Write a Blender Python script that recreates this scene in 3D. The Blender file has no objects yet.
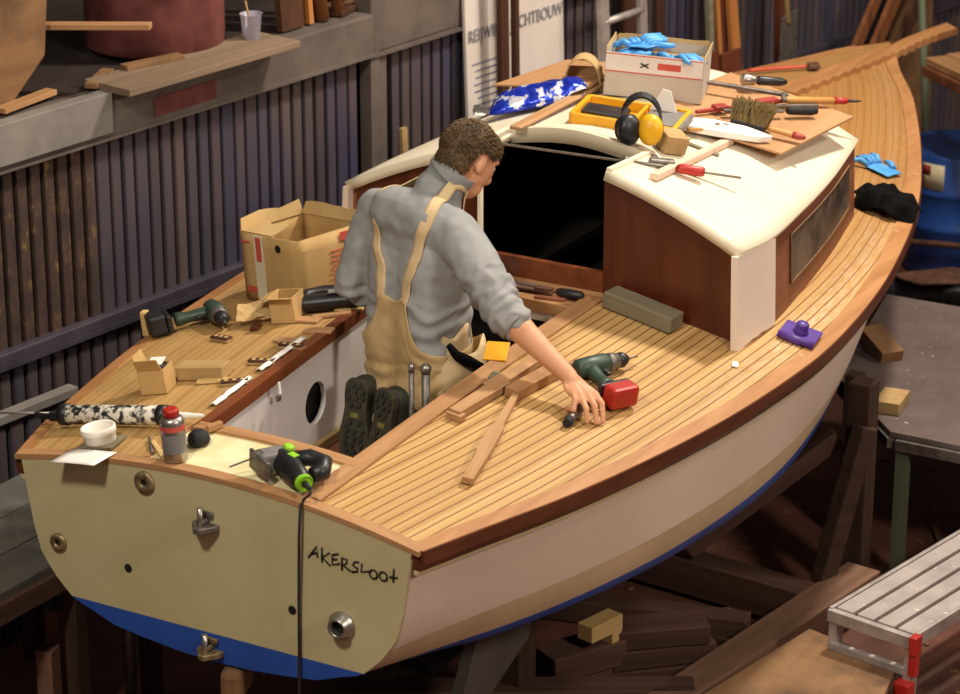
import bpy, bmesh, math, random
from math import sin, cos, pi, radians, atan2, sqrt, floor
from mathutils import Vector, Matrix, noise
from mathutils.bvhtree import BVHTree
random.seed(7)
scn = bpy.context.scene
COL = scn.collection
V = Vector

# ------------------------------------------------------------------ materials
def lin(h):
    h = h.lstrip('#')
    r = []
    for i in (0, 2, 4):
        c = int(h[i:i+2], 16)/255
        r.append(c/12.92 if c <= .04045 else ((c+.055)/1.055)**2.4)
    return (*r, 1)

class NT:
    def __init__(s, name):
        s.m = bpy.data.materials.new(name); s.m.use_nodes = True
        s.t = s.m.node_tree; s.b = s.t.nodes['Principled BSDF']
    def n(s, typ, **kw):
        nd = s.t.nodes.new(typ)
        for k, v in kw.items():
            if k.startswith('_'): setattr(nd, k[1:], v)
            else: nd.inputs[k.replace('~', ' ')].default_value = v
        return nd
    def l(s, a, b): s.t.links.new(a, b)
    def coord(s, out='Object', scale=(1, 1, 1)):
        tc = s.n('ShaderNodeTexCoord'); mp = s.n('ShaderNodeMapping')
        mp.inputs['Scale'].default_value = scale
        s.l(tc.outputs[out], mp.inputs['Vector']); return mp.outputs['Vector']
    def noise(s, vec, scale, detail=4, rough=.55):
        nd = s.n('ShaderNodeTexNoise', Scale=scale, Detail=detail, Roughness=rough)
        s.l(vec, nd.inputs['Vector']); return nd.outputs['Fac']
    def ramp(s, fac, stops):
        r = s.n('ShaderNodeValToRGB'); e = r.color_ramp.elements
        while len(e) < len(stops): e.new(.5)
        for i, (p, c) in enumerate(stops):
            e[i].position = p; e[i].color = lin(c) if isinstance(c, str) else c
        s.l(fac, r.inputs['Fac']); return r.outputs['Color']
    def mix(s, fac, a, b, blend='MIX'):
        m = s.n('ShaderNodeMix', _data_type='RGBA', _blend_type=blend)
        for sock, v in ((m.inputs[0], fac), (m.inputs[6], a), (m.inputs[7], b)):
            if hasattr(v, 'links'): s.l(v, sock)
            else: sock.default_value = v
        return m.outputs[2]
    def math(s, op, a, b=0.0):
        m = s.n('ShaderNodeMath', _operation=op)
        for sock, v in ((m.inputs[0], a), (m.inputs[1], b)):
            if hasattr(v, 'links'): s.l(v, sock)
            else: sock.default_value = v
        return m.outputs[0]
    def bump(s, fac, strength=.3, dist=.002):
        b = s.n('ShaderNodeBump', Strength=strength, Distance=dist)
        s.l(fac, b.inputs['Height']); s.l(b.outputs['Normal'], s.b.inputs['Normal'])
    def col(s, c): s.l(c, s.b.inputs['Base Color'])

def paint(name, hexa, hexb=None, rough=.55, scale=6, metal=0, bump=0, lo=.35, hi=.65, spec=None, bscale=None):
    t = NT(name); t.b.inputs['Roughness'].default_value = rough; t.b.inputs['Metallic'].default_value = metal
    if spec is not None: t.b.inputs['Specular IOR Level'].default_value = spec
    v = t.coord()
    f = t.noise(v, scale)
    t.col(t.ramp(f, [(lo, hexa), (hi, hexb or hexa)]))
    if bump: t.bump(t.noise(v, bscale or scale*4), bump)
    return t.m

def wood(name, ha, hb, axis='X', scale=22, rough=.6, bump=.15, hc=None, spec=.3):
    t = NT(name); t.b.inputs['Roughness'].default_value = rough
    t.b.inputs['Specular IOR Level'].default_value = spec
    sc = {'X': (.06, 1, 1), 'Y': (1, .06, 1), 'Z': (1, 1, .06)}[axis]
    v = t.coord('Object', sc)
    f = t.noise(v, scale, 6, .6)
    c = t.ramp(f, [(.3, ha), (.7, hb)])
    if hc:
        g = t.noise(t.coord(), 3)
        c = t.mix(t.ramp(g, [(.45, '#000000'), (.65, '#ffffff')]), c, lin(hc))
    t.col(c)
    if bump: t.bump(f, bump, .002)
    return t.m

MT = {}
def mk():
    M = MT
    M['teak'] = wood('teak strip', '#9a7048', '#b98c62', 'X', 30)
    M['teak_y'] = wood('teak strip crosswise', '#9a7048', '#b98c62', 'Y', 30)
    M['teak_pink'] = wood('fresh hardwood', '#a2784f', '#be956c', 'X', 34)
    M['mahog'] = wood('mahogany', '#421b0f', '#602a15', 'Z', 14, .32, .05, spec=.5)
    M['mahog_x'] = wood('mahogany long', '#582a18', '#7c4426', 'X', 14, .35, .05, spec=.5)
    M['mahog_side'] = wood('mahogany bare', '#6a3d2a', '#8c583e', 'X', 14, .5, .05)
    M['rub'] = wood('dark rub rail wood', '#492718', '#623522', 'X', 20, .4, .05)
    M['pine'] = wood('pine', '#c9a465', '#ddbe85', 'X', 20)
    M['pine_old'] = wood('old pine', '#a8885a', '#c5a674', 'X', 16, hc='#8d744e')
    M['greywood'] = wood('weathered wood', '#6b6350', '#8c836a', 'X', 24, .8, .3, hc='#787058')
    M['ply'] = wood('plywood', '#a67a50', '#bd9168', 'X', 12, .55, .05)
    M['ply_old'] = wood('dirty plywood', '#755539', '#94704c', 'X', 10, .7, .1, hc='#5e4430')
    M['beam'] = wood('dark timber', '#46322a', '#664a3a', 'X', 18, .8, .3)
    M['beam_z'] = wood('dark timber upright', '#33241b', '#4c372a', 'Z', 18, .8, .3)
    M['beam_lit'] = wood('timber in lit tone', '#664a38', '#866450', 'X', 18, .8, .3)  # lighter copy of the dark timber, light put into its colour
    M['lumber'] = wood('standing lumber', '#6b3d22', '#8d5a34', 'Z', 16, .6, .1)
    M['lumber_or'] = wood('orange lumber', '#9a5e2c', '#b97c42', 'Z', 16, .6, .1)
    M['lumber_red'] = wood('red lumber', '#54281a', '#6e3824', 'Z', 16, .6, .1)
    M['lumber_dk'] = wood('dark lumber', '#3c2417', '#553522', 'Z', 16, .7, .1)
    M['palestrip'] = wood('pale planed strip', '#d9b9a0', '#e6cbb6', 'X', 20)
    M['ledgewood'] = wood('dusty shelf board', '#6c5a48', '#8c7762', 'X', 16, .8, .2)
    M['dullgrey'] = paint('dull grey plate', '#453f3a', '#524b45', .8, 5)
    M['redstain'] = paint('faded red paint', '#5c2c28', '#6e3a34', .85, 14)
    M['cream'] = paint('cream paint', '#e4d8bc', '#e9dfc6', .42, 3)
    M['cream_panel'] = paint('primed panel', '#d8ca98', '#eae0b4', .6, 9)
    M['cream_side'] = paint('primer white', '#e6d3c2', '#ead9ca', .5, 4)
    M['transom'] = paint('transom paint', '#b9ad82', '#c2b78d', .42, 2.2)
    M['white_wall'] = paint('cockpit white', '#d3cdc8', '#ddd8d4', .45, 3)
    M['white'] = paint('white plastic', '#e8e2d6', '#efeae0', .4, 8)
    M['blackp'] = paint('black plastic', '#17171a', '#222226', .42, 20)
    M['blackr'] = paint('black rubber', '#141414', '#1e1d1c', .75, 30, bump=.3)
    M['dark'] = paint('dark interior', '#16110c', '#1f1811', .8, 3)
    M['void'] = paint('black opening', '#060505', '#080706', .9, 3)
    M['steel'] = paint('steel', '#9a948c', '#b4aea6', .35, 30, metal=.9)
    M['dsteel'] = paint('dull steel', '#6a6560', '#87817a', .5, 30, metal=.75)
    M['bronze'] = paint('stained bronze', '#6d5a3e', '#9c8a66', .45, 60, metal=.6, bump=.3)
    M['rust'] = paint('rusty steel', '#4b3328', '#6d4a38', .7, 20, metal=.3, bump=.3)
    M['alu'] = paint('aluminium', '#9d9490', '#bdb4ae', .5, 12, metal=.55)
    M['red'] = paint('red plastic', '#a3211a', '#b42a20', .4, 10)
    M['redp'] = paint('red paint', '#8e2c26', '#a03a30', .5, 30)
    M['green_tool'] = paint('green tool plastic', '#2c3e34', '#364a3e', .45, 30)
    M['lime'] = paint('lime green plastic', '#86c41e', '#93d028', .4, 10)
    M['yellow'] = paint('yellow plastic', '#d99a12', '#e6a91c', .42, 6)
    M['yellow2'] = paint('ear cup yellow', '#e0a50f', '#eab21a', .4, 6)
    M['grey'] = paint('grey plastic', '#6f6c6a', '#7e7b78', .5, 10)
    M['purple'] = paint('purple plastic', '#472a7c', '#55368f', .45, 20)
    M['blueglove'] = paint('blue nitrile', '#3f8fd2', '#5aa6e2', .5, 20, bump=.4)
    M['blackcloth'] = paint('black cloth', '#070707', '#0d0c0c', .9, 40, bump=.6, spec=.1)
    M['barrel_blue'] = paint('blue drum paint', '#1f4082', '#2a529c', .4, 4)
    M['barrel_red'] = paint('dark red drum', '#5c2c2c', '#8a504a', .6, 5, bump=.2)
    M['sulf'] = paint('paper label', '#d6c6a2', '#dccfae', .7, 6)
    M['paper'] = paint('paper', '#e9e4dc', '#f0ece6', .6, 8)
    M['hazard'] = paint('red mark', '#8e3020', '#9a3a28', .7, 8)
    M['ink'] = paint('black ink', '#16130e', '#1d1913', .6, 8)
    M['greyink'] = paint('grey lettering', '#7c7a80', '#8a888e', .7, 8)
    M['blueink'] = paint('faded blue print', '#8d8fa8', '#a0a2b8', .7, 8)
    M['redink'] = paint('red print', '#c0483c', '#cc5a4c', .7, 12)
    M['signw'] = paint('white sign board', '#cfc4ba', '#d8cec6', .6, 3)
    M['pipe'] = paint('black pipe', '#15181a', '#1e2224', .3, 6)
    M['greenpole'] = wood('green painted pole', '#4f5443', '#676d56', 'Z', 18, .7, .1)
    M['brass'] = paint('speckled dust jar', '#8b3a38', '#9c4a46', .5, 10)
    M['skin'] = paint('skin', '#cf9470', '#d9a27e', .5, 9, bump=.05, spec=.35)
    M['hair'] = paint('brown hair', '#4e3b27', '#6b5439', .55, 25, bump=.1, spec=.3)
    M['sweater'] = paint('grey sweater', '#8b8c8c', '#9a9b9a', .9, 5, bump=.25, spec=.15, bscale=220)
    M['sweater_d'] = paint('grey collar', '#868787', '#949594', .9, 5, bump=.25, spec=.15, bscale=220)
    M['overall'] = paint('khaki cotton', '#b1966a', '#c2a67b', .9, 5, bump=.2, spec=.15, bscale=160)
    M['strap'] = paint('khaki webbing', '#c8ae84', '#d2b990', .9, 20, bump=.2, spec=.15)
    M['boot'] = paint('dark boot leather', '#20241c', '#2e3128', .6, 20, bump=.3)
    M['sole'] = paint('boot sole rubber', '#2f2d22', '#453f30', .8, 30, bump=.4)
    M['bootgreen'] = paint('olive boot inset', '#6b6a2c', '#7c7a38', .7, 20)
    M['bag'] = None
    M['card'] = wood('cardboard', '#b8945c', '#c8a672', 'Z', 6, .8, .02, hc='#b08c56')
    M['card_in'] = paint('cardboard inside', '#bd9c66', '#ccae7a', .85, 5)
    M['card_dk'] = paint('brown cardboard', '#8f6e44', '#a38254', .85, 8)
    M['tape'] = paint('packing tape', '#d9cdb2', '#e0d6be', .3, 8)
    M['box_white'] = paint('white carton', '#d9cfc8', '#e2d9d2', .7, 5)
    M['box_grey'] = paint('grey carton', '#b5ab9c', '#beb4a6', .7, 5)
    M['bristle'] = paint('brush bristle', '#5c4a26', '#7c6638', .9, 90, bump=.8)
    M['handlewood'] = wood('tool handle wood', '#b98346', '#cf9c5c', 'X', 20, .45, .05)
    M['orange'] = paint('orange paint', '#b8452a', '#c4553a', .5, 10)
    M['bench'] = paint('grey bench boards', '#4e4c46', '#625f58', .75, 9, bump=.2)
    M['table'] = None
    # foil bag
    t = NT('blue foil'); t.b.inputs['Metallic'].default_value = .5; t.b.inputs['Roughness'].default_value = .22
    v = t.coord()
    f = t.noise(v, 19, 3)
    t.col(t.ramp(f, [(.40, '#1c2fb4'), (.54, '#3350d8'), (.57, '#eef0fa')])); t.bump(t.noise(v, 26, 3), .8, .008)  # white patches painted in for the foil's reflections
    M['bag'] = t.m
    # spattered table top / floor
    def spat(name, a, b, dot, rough, sc=3):
        t = NT(name); t.b.inputs['Roughness'].default_value = rough
        v = t.coord()
        base = t.ramp(t.noise(v, sc, 8, .65), [(.32, a), (.68, b)])
        d = t.ramp(t.noise(v, 42, 2), [(.70, '#000000'), (.74, '#ffffff')])
        t.col(t.mix(d, base, lin(dot))); t.bump(t.noise(v, 20, 6), .3, .004)
        return t.m
    M['table'] = spat('spattered table top', '#564844', '#6e605b', '#a39a92', .5)
    M['alutread'] = spat('spattered aluminium', '#8f8580', '#b3a8a2', '#d8cfc6', .55, 5)
    M['floor'] = spat('workshop floor', '#40281d', '#7c4c3a', '#94826f', .8, 1.8)
    # teak deck: uv = (length along the boat, plank coordinate)
    t = NT('laid teak deck'); t.b.inputs['Roughness'].default_value = .55; t.b.inputs['Specular IOR Level'].default_value = .3
    uv = t.n('ShaderNodeUVMap'); uv.uv_map = 'plank'
    sp = t.n('ShaderNodeSeparateXYZ'); t.l(uv.outputs['UV'], sp.inputs[0])
    pv = t.math('DIVIDE', sp.outputs['Y'], .0325)
    pid = t.math('FLOOR', pv); fr = t.math('FRACT', pv)
    # butt joints: every plank broken along its length at its own offset
    wn0 = t.n('ShaderNodeTexWhiteNoise', _noise_dimensions='1D'); t.l(pid, wn0.inputs['W'])
    seg = t.math('FLOOR', t.math('ADD', t.math('DIVIDE', sp.outputs['X'], 1.7), t.math('MULTIPLY', wn0.outputs['Value'], 5)))
    cb = t.n('ShaderNodeCombineXYZ'); t.l(pid, cb.inputs[0]); t.l(seg, cb.inputs[1])
    wn = t.n('ShaderNodeTexWhiteNoise', _noise_dimensions='2D'); t.l(cb.outputs[0], wn.inputs['Vector'])
    mp = t.n('ShaderNodeMapping'); mp.inputs['Scale'].default_value = (1.2, 30, 1); t.l(uv.outputs['UV'], mp.inputs['Vector'])
    gr = t.noise(mp.outputs[0], 7, 6, .6)
    base = t.ramp(wn.outputs['Value'], [(0, '#ae8a54'), (.3, '#bf9b60'), (.62, '#cba86e'), (1, '#b48f5a')])
    base = t.mix(t.math('MULTIPLY', gr, .4), base, lin('#a87b4c'))
    big = t.noise(t.coord(), 1.6, 3)
    base = t.mix(t.ramp(big, [(.5, '#000000'), (.72, '#666666')]), base, lin('#b9824c'))
    # white glue and filler smears lying along some outer planks
    mp2 = t.n('ShaderNodeMapping'); mp2.inputs['Scale'].default_value = (5, 34, 1); t.l(uv.outputs['UV'], mp2.inputs['Vector'])
    sm = t.noise(mp2.outputs[0], 2.4, 5, .65)
    at = t.n('ShaderNodeAttribute', _attribute_name='smear')
    smf = t.math('MULTIPLY', t.ramp(sm, [(.45, '#000000'), (.62, '#bbbbbb')]), at.outputs['Fac'])
    base = t.mix(smf, base, lin('#e0d0bf'))
    line = t.math('LESS_THAN', t.math('ABSOLUTE', t.math('SUBTRACT', fr, .5)), .075)
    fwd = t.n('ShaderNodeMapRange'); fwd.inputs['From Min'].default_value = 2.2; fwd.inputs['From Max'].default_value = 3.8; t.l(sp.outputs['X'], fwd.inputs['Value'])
    base = t.mix(t.math('MULTIPLY', fwd.outputs[0], .72), base, lin('#96642f'))   # browner foredeck teak, darkened further in place of dimmer light there
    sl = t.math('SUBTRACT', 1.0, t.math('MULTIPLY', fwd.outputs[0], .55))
    tcd = t.n('ShaderNodeTexCoord'); spd = t.n('ShaderNodeSeparateXYZ'); t.l(tcd.outputs['Object'], spd.inputs[0])
    prt = t.math('GREATER_THAN', spd.outputs['Y'], .15)              # the port planks are older, their seams nearly filled
    sl = t.math('MULTIPLY', sl, t.math('SUBTRACT', 1.0, t.math('MULTIPLY', prt, .55)))
    base = t.mix(t.math('MULTIPLY', prt, .35), base, lin('#a5814f'))
    base = t.mix(t.math('MULTIPLY', line, sl), base, lin('#7d532a'))
    t.col(base); t.bump(t.math('SUBTRACT', 1.0, line), .35, .002)
    M['deck'] = t.m
    # margin plank with smears
    t = NT('covering board teak'); t.b.inputs['Roughness'].default_value = .5; t.b.inputs['Specular IOR Level'].default_value = .3
    v = t.coord('Object', (.12, 1, 1)); f = t.noise(v, 24, 5)
    c = t.ramp(f, [(.3, '#9c6a3e'), (.7, '#b58456')])
    s2 = t.ramp(t.noise(t.coord(), 14, 6, .7), [(.64, '#000000'), (.7, '#cccccc')])
    at = t.n('ShaderNodeAttribute', _attribute_name='smear')
    t.col(t.mix(t.math('MULTIPLY', s2, at.outputs['Fac']), c, lin('#e0cdb8')))
    M['cover'] = t.m
    # hull sides
    t = NT('hull primer'); t.b.inputs['Roughness'].default_value = .5
    v = t.coord(); f = t.noise(v, 1.5, 6)
    t.col(t.ramp(f, [(.35, '#cfbba8'), (.65, '#d8c5b3')])); M['hull'] = t.m
    M['tapeband'] = paint('masking band', '#b19a78', '#c0aa88', .6, 4)
    M['bluehull'] = paint('antifouling blue', '#1d4393', '#2450a6', .55, 4)
    # ribbed wall: colour drifts from rib to rib
    t = NT('ribbed cladding'); t.b.inputs['Roughness'].default_value = .6
    tc = t.n('ShaderNodeTexCoord'); sp = t.n('ShaderNodeSeparateXYZ'); t.l(tc.outputs['Object'], sp.inputs[0])
    wn = t.n('ShaderNodeTexWhiteNoise', _noise_dimensions='1D')
    t.l(t.math('FLOOR', t.math('DIVIDE', sp.outputs['X'], .068)), wn.inputs['W'])
    base = t.ramp(wn.outputs['Value'], [(0, '#493f42'), (.35, '#574a48'), (.7, '#423d48'), (1, '#5e4f4b')])
    b1 = t.ramp(t.noise(t.coord('Object', (1, 1, .25)), 2.2, 4), [(.5, '#000000'), (.68, '#ffffff')])
    base = t.mix(t.math('MULTIPLY', b1, .7), base, lin('#33345a'))
    m1 = t.n('ShaderNodeMapRange'); m1.inputs['From Min'].default_value = .03; m1.inputs['From Max'].default_value = -.05
    t.l(sp.outputs['X'], m1.inputs['Value'])
    m2 = t.math('MULTIPLY', m1.outputs[0], t.math('GREATER_THAN', sp.outputs['Z'], .98))
    rustc = t.ramp(t.noise(t.coord('Object', (1, 1, .5)), 24, 6, .7), [(.4, '#35251f'), (.58, '#4c3727'), (.68, '#86682f')])
    base = t.mix(t.math('MULTIPLY', m2, .8), base, rustc)
    t.col(base); t.bump(t.noise(t.coord(), 30, 4), .2, .003)
    M['ribs'] = t.m
    M['wallback'] = paint('dark wall backing', '#100e10', '#17141a', .9, 5)
    M['wallrail'] = paint('dark steel rail', '#322c38', '#443c46', .6, 8, bump=.2)
    M['wallbeam'] = paint('dirty concrete beam', '#4f4640', '#675c54', .8, 5, bump=.25)
    M['walllight'] = paint('pale beam paint', '#726c66', '#88817a', .75, 6, bump=.15)
    M['backdark'] = paint('dark boarded store', '#1d120d', '#2c1c14', .9, 3, bump=.3)
mk()

# ------------------------------------------------------------------ mesh builder
def frame(p0, p1, up=V((0, 0, 1))):
    d = (V(p1)-V(p0)).normalized()
    if abs(d.dot(up)) > .98: up = V((1, 0, 0))
    s = d.cross(up).normalized(); u = s.cross(d)
    return d, s, u

class MB:
    def __init__(s): s.bm = bmesh.new(); s.mi = 0
    def _fin(s, fs):
        for f in fs: f.material_index = s.mi
    def box(s, c, size, rot=None, bev=0):
        bm = bmesh.new(); bmesh.ops.create_cube(bm, size=1)
        for v in bm.verts: v.co = V((v.co.x*size[0], v.co.y*size[1], v.co.z*size[2]))
        if bev: bmesh.ops.bevel(bm, geom=bm.edges[:], offset=bev, segments=2, affect='EDGES', profile=.5)
        m = Matrix.Translation(V(c))
        if rot is not None: m = m @ (rot.to_4x4() if isinstance(rot, Matrix) else Matrix.Rotation(rot, 4, 'Z'))
        bm.transform(m); s.merge(bm); return s
    def merge(s, bm):
        vm = {}
        for v in bm.verts: vm[v] = s.bm.verts.new(v.co)
        for f in bm.faces:
            try:
                nf = s.bm.faces.new([vm[v] for v in f.verts]); nf.material_index = s.mi; nf.smooth = f.smooth
            except ValueError: pass
        bm.free()
    def bar(s, p0, p1, w, h, up=V((0, 0, 1)), bev=0):
        d, sd, u = frame(p0, p1, V(up)); L = (V(p1)-V(p0)).length
        m = Matrix((d, sd, u)).transposed()
        return s.box((V(p0)+V(p1))/2, (L, w, h), m, bev)
    def ring(s, c, sd, u, r, n, ph=0, ru=None):
        ru = ru or r
        return [s.bm.verts.new(V(c)+sd*(r*cos(2*pi*i/n+ph))+u*(ru*sin(2*pi*i/n+ph))) for i in range(n)]
    def skinrings(s, rings, cap=True, smooth=True):
        n = len(rings[0]); fs = []
        for a, b in zip(rings, rings[1:]):
            for i in range(n):
                f = s.bm.faces.new((a[i], a[(i+1) % n], b[(i+1) % n], b[i])); f.smooth = smooth; fs.append(f)
        if cap:
            for r in (rings[0][::-1], rings[-1]):
                fs.append(s.bm.faces.new(r))
        s._fin(fs)
    def cyl(s, p0, p1, r0, r1=None, n=16, cap=True):
        r1 = r0 if r1 is None else r1
        d, sd, u = frame(p0, p1)
        s.skinrings([s.ring(p0, sd, u, r0, n), s.ring(p1, sd, u, r1, n)], cap); return s
    def lathe(s, p0, axis, prof, n=24, cap=True, flat=1.0, up=V((0, 0, 1))):
        a = V(axis).normalized(); d, sd, u = frame((0, 0, 0), a, V(up))
        s.skinrings([s.ring(V(p0)+a*t, sd, u, max(r, 1e-4), n, 0, max(r, 1e-4)*flat) for t, r in prof], cap); return s
    def tube(s, pts, r, n=8, cap=True):
        pts = [V(p) for p in pts]; rs = []
        up = V((0, 0, 1))
        for i, p in enumerate(pts):
            a = pts[max(i-1, 0)]; b = pts[min(i+1, len(pts)-1)]
            d, sd, u = frame(a, b, up); up = u
            rr = r[i] if isinstance(r, (list, tuple)) else r
            rs.append(s.ring(p, sd, u, rr, n))
        s.skinrings(rs, cap); return s
    def prism(s, poly, z0, z1, m=None):
        m = m or Matrix()
        a = [s.bm.verts.new(m @ V((p[0], p[1], z0))) for p in poly]
        b = [s.bm.verts.new(m @ V((p[0], p[1], z1))) for p in poly]
        n = len(a); fs = [s.bm.faces.new(a[::-1]), s.bm.faces.new(b)]
        for i in range(n): fs.append(s.bm.faces.new((a[i], a[(i+1) % n], b[(i+1) % n], b[i])))
        s._fin(fs); return s
    def slab(s, poly3, t):          # closed slab under a 3-D outline
        t = V(t)
        b = [s.bm.verts.new(V(p)) for p in poly3]; a = [s.bm.verts.new(V(p)+t) for p in poly3]
        n = len(a); fs = [s.bm.faces.new(a[::-1]), s.bm.faces.new(b)]
        for i in range(n): fs.append(s.bm.faces.new((a[i], a[(i+1) % n], b[(i+1) % n], b[i])))
        s._fin(fs); return s
    def grid(s, rows, smooth=True, mi=None, skip=None):
        vs = [[s.bm.verts.new(V(p)) for p in r] for r in rows]
        for i in range(len(vs)-1):
            for j in range(len(vs[0])-1):
                if skip and skip(i, j): continue
                q = (vs[i][j], vs[i][j+1], vs[i+1][j+1], vs[i+1][j])
                if (q[0].co-q[3].co).length < 1e-5 and (q[1].co-q[2].co).length < 1e-5: continue
                try:
                    f = s.bm.faces.new(q); f.smooth = smooth; f.material_index = s.mi if mi is None else mi(i, j)
                except ValueError: pass
        return s
    def ball(s, c, r, sub=2, scl=(1, 1, 1), rot=None):
        bm = bmesh.new(); bmesh.ops.create_icosphere(bm, subdivisions=sub, radius=1)
        m = Matrix.Translation(V(c)) @ (rot.to_4x4() if rot is not None else Matrix()) @ Matrix.Diagonal((r*scl[0], r*scl[1], r*scl[2], 1))
        bm.transform(m)
        for f in bm.faces: f.smooth = True
        s.merge(bm); return s
    def jitter(s, amp, sc=10, seed=0):
        for v in s.bm.verts:
            v.co += noise.noise_vector(v.co*sc+V((seed, seed*.7, 0)))*amp
        return s
    def weld(s, d=1e-5): bmesh.ops.remove_doubles(s.bm, verts=s.bm.verts[:], dist=d); return s
    def subdiv(s, n=1): bmesh.ops.subdivide_edges(s.bm, edges=s.bm.edges[:], cuts=n, use_grid_fill=True); return s
    def build(s, name, mat, parent=None, solid=0, offs=-1, subsurf=0, bev=0, smooth=False):
        bmesh.ops.recalc_face_normals(s.bm, faces=s.bm.faces[:])
        if smooth:
            for f in s.bm.faces: f.smooth = True
        me = bpy.data.meshes.new(name); s.bm.to_mesh(me); s.bm.free()
        for mm in (mat if isinstance(mat, list) else [mat]): me.materials.append(mm if not isinstance(mm, str) else MT[mm])
        o = bpy.data.objects.new(name, me); COL.objects.link(o)
        if parent: o.parent = parent
        if bev:
            b = o.modifiers.new('b', 'BEVEL'); b.width = bev; b.segments = 2; b.limit_method = 'ANGLE'
        if subsurf:
            b = o.modifiers.new('s', 'SUBSURF'); b.levels = b.render_levels = subsurf
        if solid:
            b = o.modifiers.new('t', 'SOLIDIFY'); b.thickness = solid; b.offset = offs
        return o

def tag(o, label, cat, group=None, kind=None):
    if label: o['label'] = label
    if cat: o['category'] = cat
    if group: o['group'] = group
    if kind: o['kind'] = kind
    return o
def empty(name, loc=(0, 0, 0), rotz=0, mat=None):
    o = bpy.data.objects.new(name, None); COL.objects.link(o); o.empty_display_size = .05
    if mat is not None: o.matrix_world = mat
    else: o.location = loc; o.rotation_euler = (0, 0, rotz)
    return o
def thing(name, label, cat, loc=(0, 0, 0), rotz=0, group=None, mat=None):
    return tag(empty(name, loc, rotz, mat), label, cat, group)
def struct(o): o['kind'] = 'structure'; return o
def copy_tree(o, parent=None):
    c = o.copy(); COL.objects.link(c)
    if parent: c.parent = parent
    for ch in [x for x in bpy.data.objects if x.parent == o]: copy_tree(ch, c)
    return c
# ------------------------------------------------------------------ boat shape (x forward from the transom, y to port, z up)
XS = [0, .23, .53, .9, 1.32, 1.75, 2.0, 2.43, 2.76, 3.08, 3.55, 4.1, 4.52, 4.88, 5.14, 5.36, 5.5]
HS = [.745, .81, .90, .985, 1.055, 1.092, 1.10, 1.07, 1.025, .96, .84, .64, .46, .285, .13, .02, -.06]
HP = [.705, .785, .865, .95, 1.015, 1.06, 1.08, 1.085, 1.07, 1.04, .965, .81, .65, .47, .32, .19, .06]
XW = [0, .26, .56, 1.03, 1.46, 1.87, 2.5, 3.2, 4.0, 4.8, 5.3, 5.5]
HW = [.53, .65, .77, .90, .96, .98, .93, .78, .50, .20, .02, .0]
def herm(X, Y, x):
    n = len(X)
    def m(i):
        if i == 0: return (Y[1]-Y[0])/(X[1]-X[0])
        if i == n-1: return (Y[-1]-Y[-2])/(X[-1]-X[-2])
        a, b = X[i]-X[i-1], X[i+1]-X[i]
        return (b*(Y[i]-Y[i-1])/a+a*(Y[i+1]-Y[i])/b)/(a+b)
    i = 0
    while i < n-2 and x > X[i+1]: i += 1
    h = X[i+1]-X[i]; t = min(max((x-X[i])/h, -.3), 1.3)
    return (2*t**3-3*t*t+1)*Y[i]+(t**3-2*t*t+t)*h*m(i)+(-2*t**3+3*t*t)*Y[i+1]+(t**3-t*t)*h*m(i+1)
def hs(x): return herm(XS, HS, x)
def hp(x): return herm(XS, HP, x)
def hwl(x): return herm(XW, HW, x)
def sheer(x): return 1.28-.02*x+.008*x*x
def dz(x, y):
    x = min(max(x, 0), 5.5)
    a, b = -hs(x), hp(x); yc = (a+b)/2; hw = max((b-a)/2, .02)
    t = (y-yc)/hw
    return sheer(x)+.135*hw**1.5*max(0, 1-t*t)
def roof_c(x):
    q = min(max((x-1.83)/1.4, 0), 1)
    return -.12+.08*q, .75-.13*q**1.6, q
def zroof(x, y):
    yc, hw, q = roof_c(x)
    return 1.675-.01*(x-1.83)+.23*(1-(abs(y-yc)/hw)**1.7)*(1-.25*q)
def lerp(a, b, t): return a+(b-a)*t
def normal_at(f, x, y, e=.04):
    return V((-(f(x+e, y)-f(x-e, y))/(2*e), -(f(x, y+e)-f(x, y-e))/(2*e), 1)).normalized()
def surf_mat(f, x, y, rz, lift=0):
    nz = normal_at(f, x, y); q = V((0, 0, 1)).rotation_difference(nz).to_matrix()
    return Matrix.Translation((x, y, f(x, y)+lift)) @ (q @ Matrix.Rotation(rz, 3, 'Z')).to_4x4()
def on_deck(name, label, cat, x, y, rz=0, lift=.003, group=None):
    return thing(name, label, cat, mat=surf_mat(dz, x, y, rz, lift), group=group)
def on_roof(name, label, cat, x, y, rz=0, lift=.003, group=None):
    return thing(name, label, cat, mat=surf_mat(zroof, x, y, rz, lift), group=group)
GT = []
def build_g():
    acc = 0; px = 0
    for i in range(0, 561):
        x = i*.01
        k = .56 if x < 1.9 else min(.92, .56+.36*(x-1.9)/1.6)
        acc_s = 0 if not GT else GT[-1][0]+k*(hs(x)-hs(x-.01)); acc_p = 0 if not GT else GT[-1][1]+k*(hp(x)-hp(x-.01))
        if not GT: acc_s, acc_p = hs(0), hp(0)
        GT.append((acc_s, acc_p))
build_g()
def plank_v(x, y, port):
    i = int(min(max(x, 0), 5.5)*100)
    return (GT[i][1]-y) if port else (GT[i][0]+y)

boat = thing('sailboat', 'wooden sailing boat under repair with cream transom, teak deck and low cabin', 'boat')
CK_S, CK_P0, CK_P1, CK_A, CK_F = -.335, .225, .325, .285, 1.675     # cockpit well
def ck_port(x): return lerp(CK_P0, CK_P1, min(max((x-.3)/1.1, 0), 1.2))
def cab_s(x): return herm([1.7, 2.0, 2.4, 2.8, 3.26], [-.868, -.885, -.845, -.785, -.69], x)
def cab_p(x): yc, hw, q = roof_c(x); return 2*yc-cab_s(x)
XF = 3.25                                                              # front of the cabin

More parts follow.
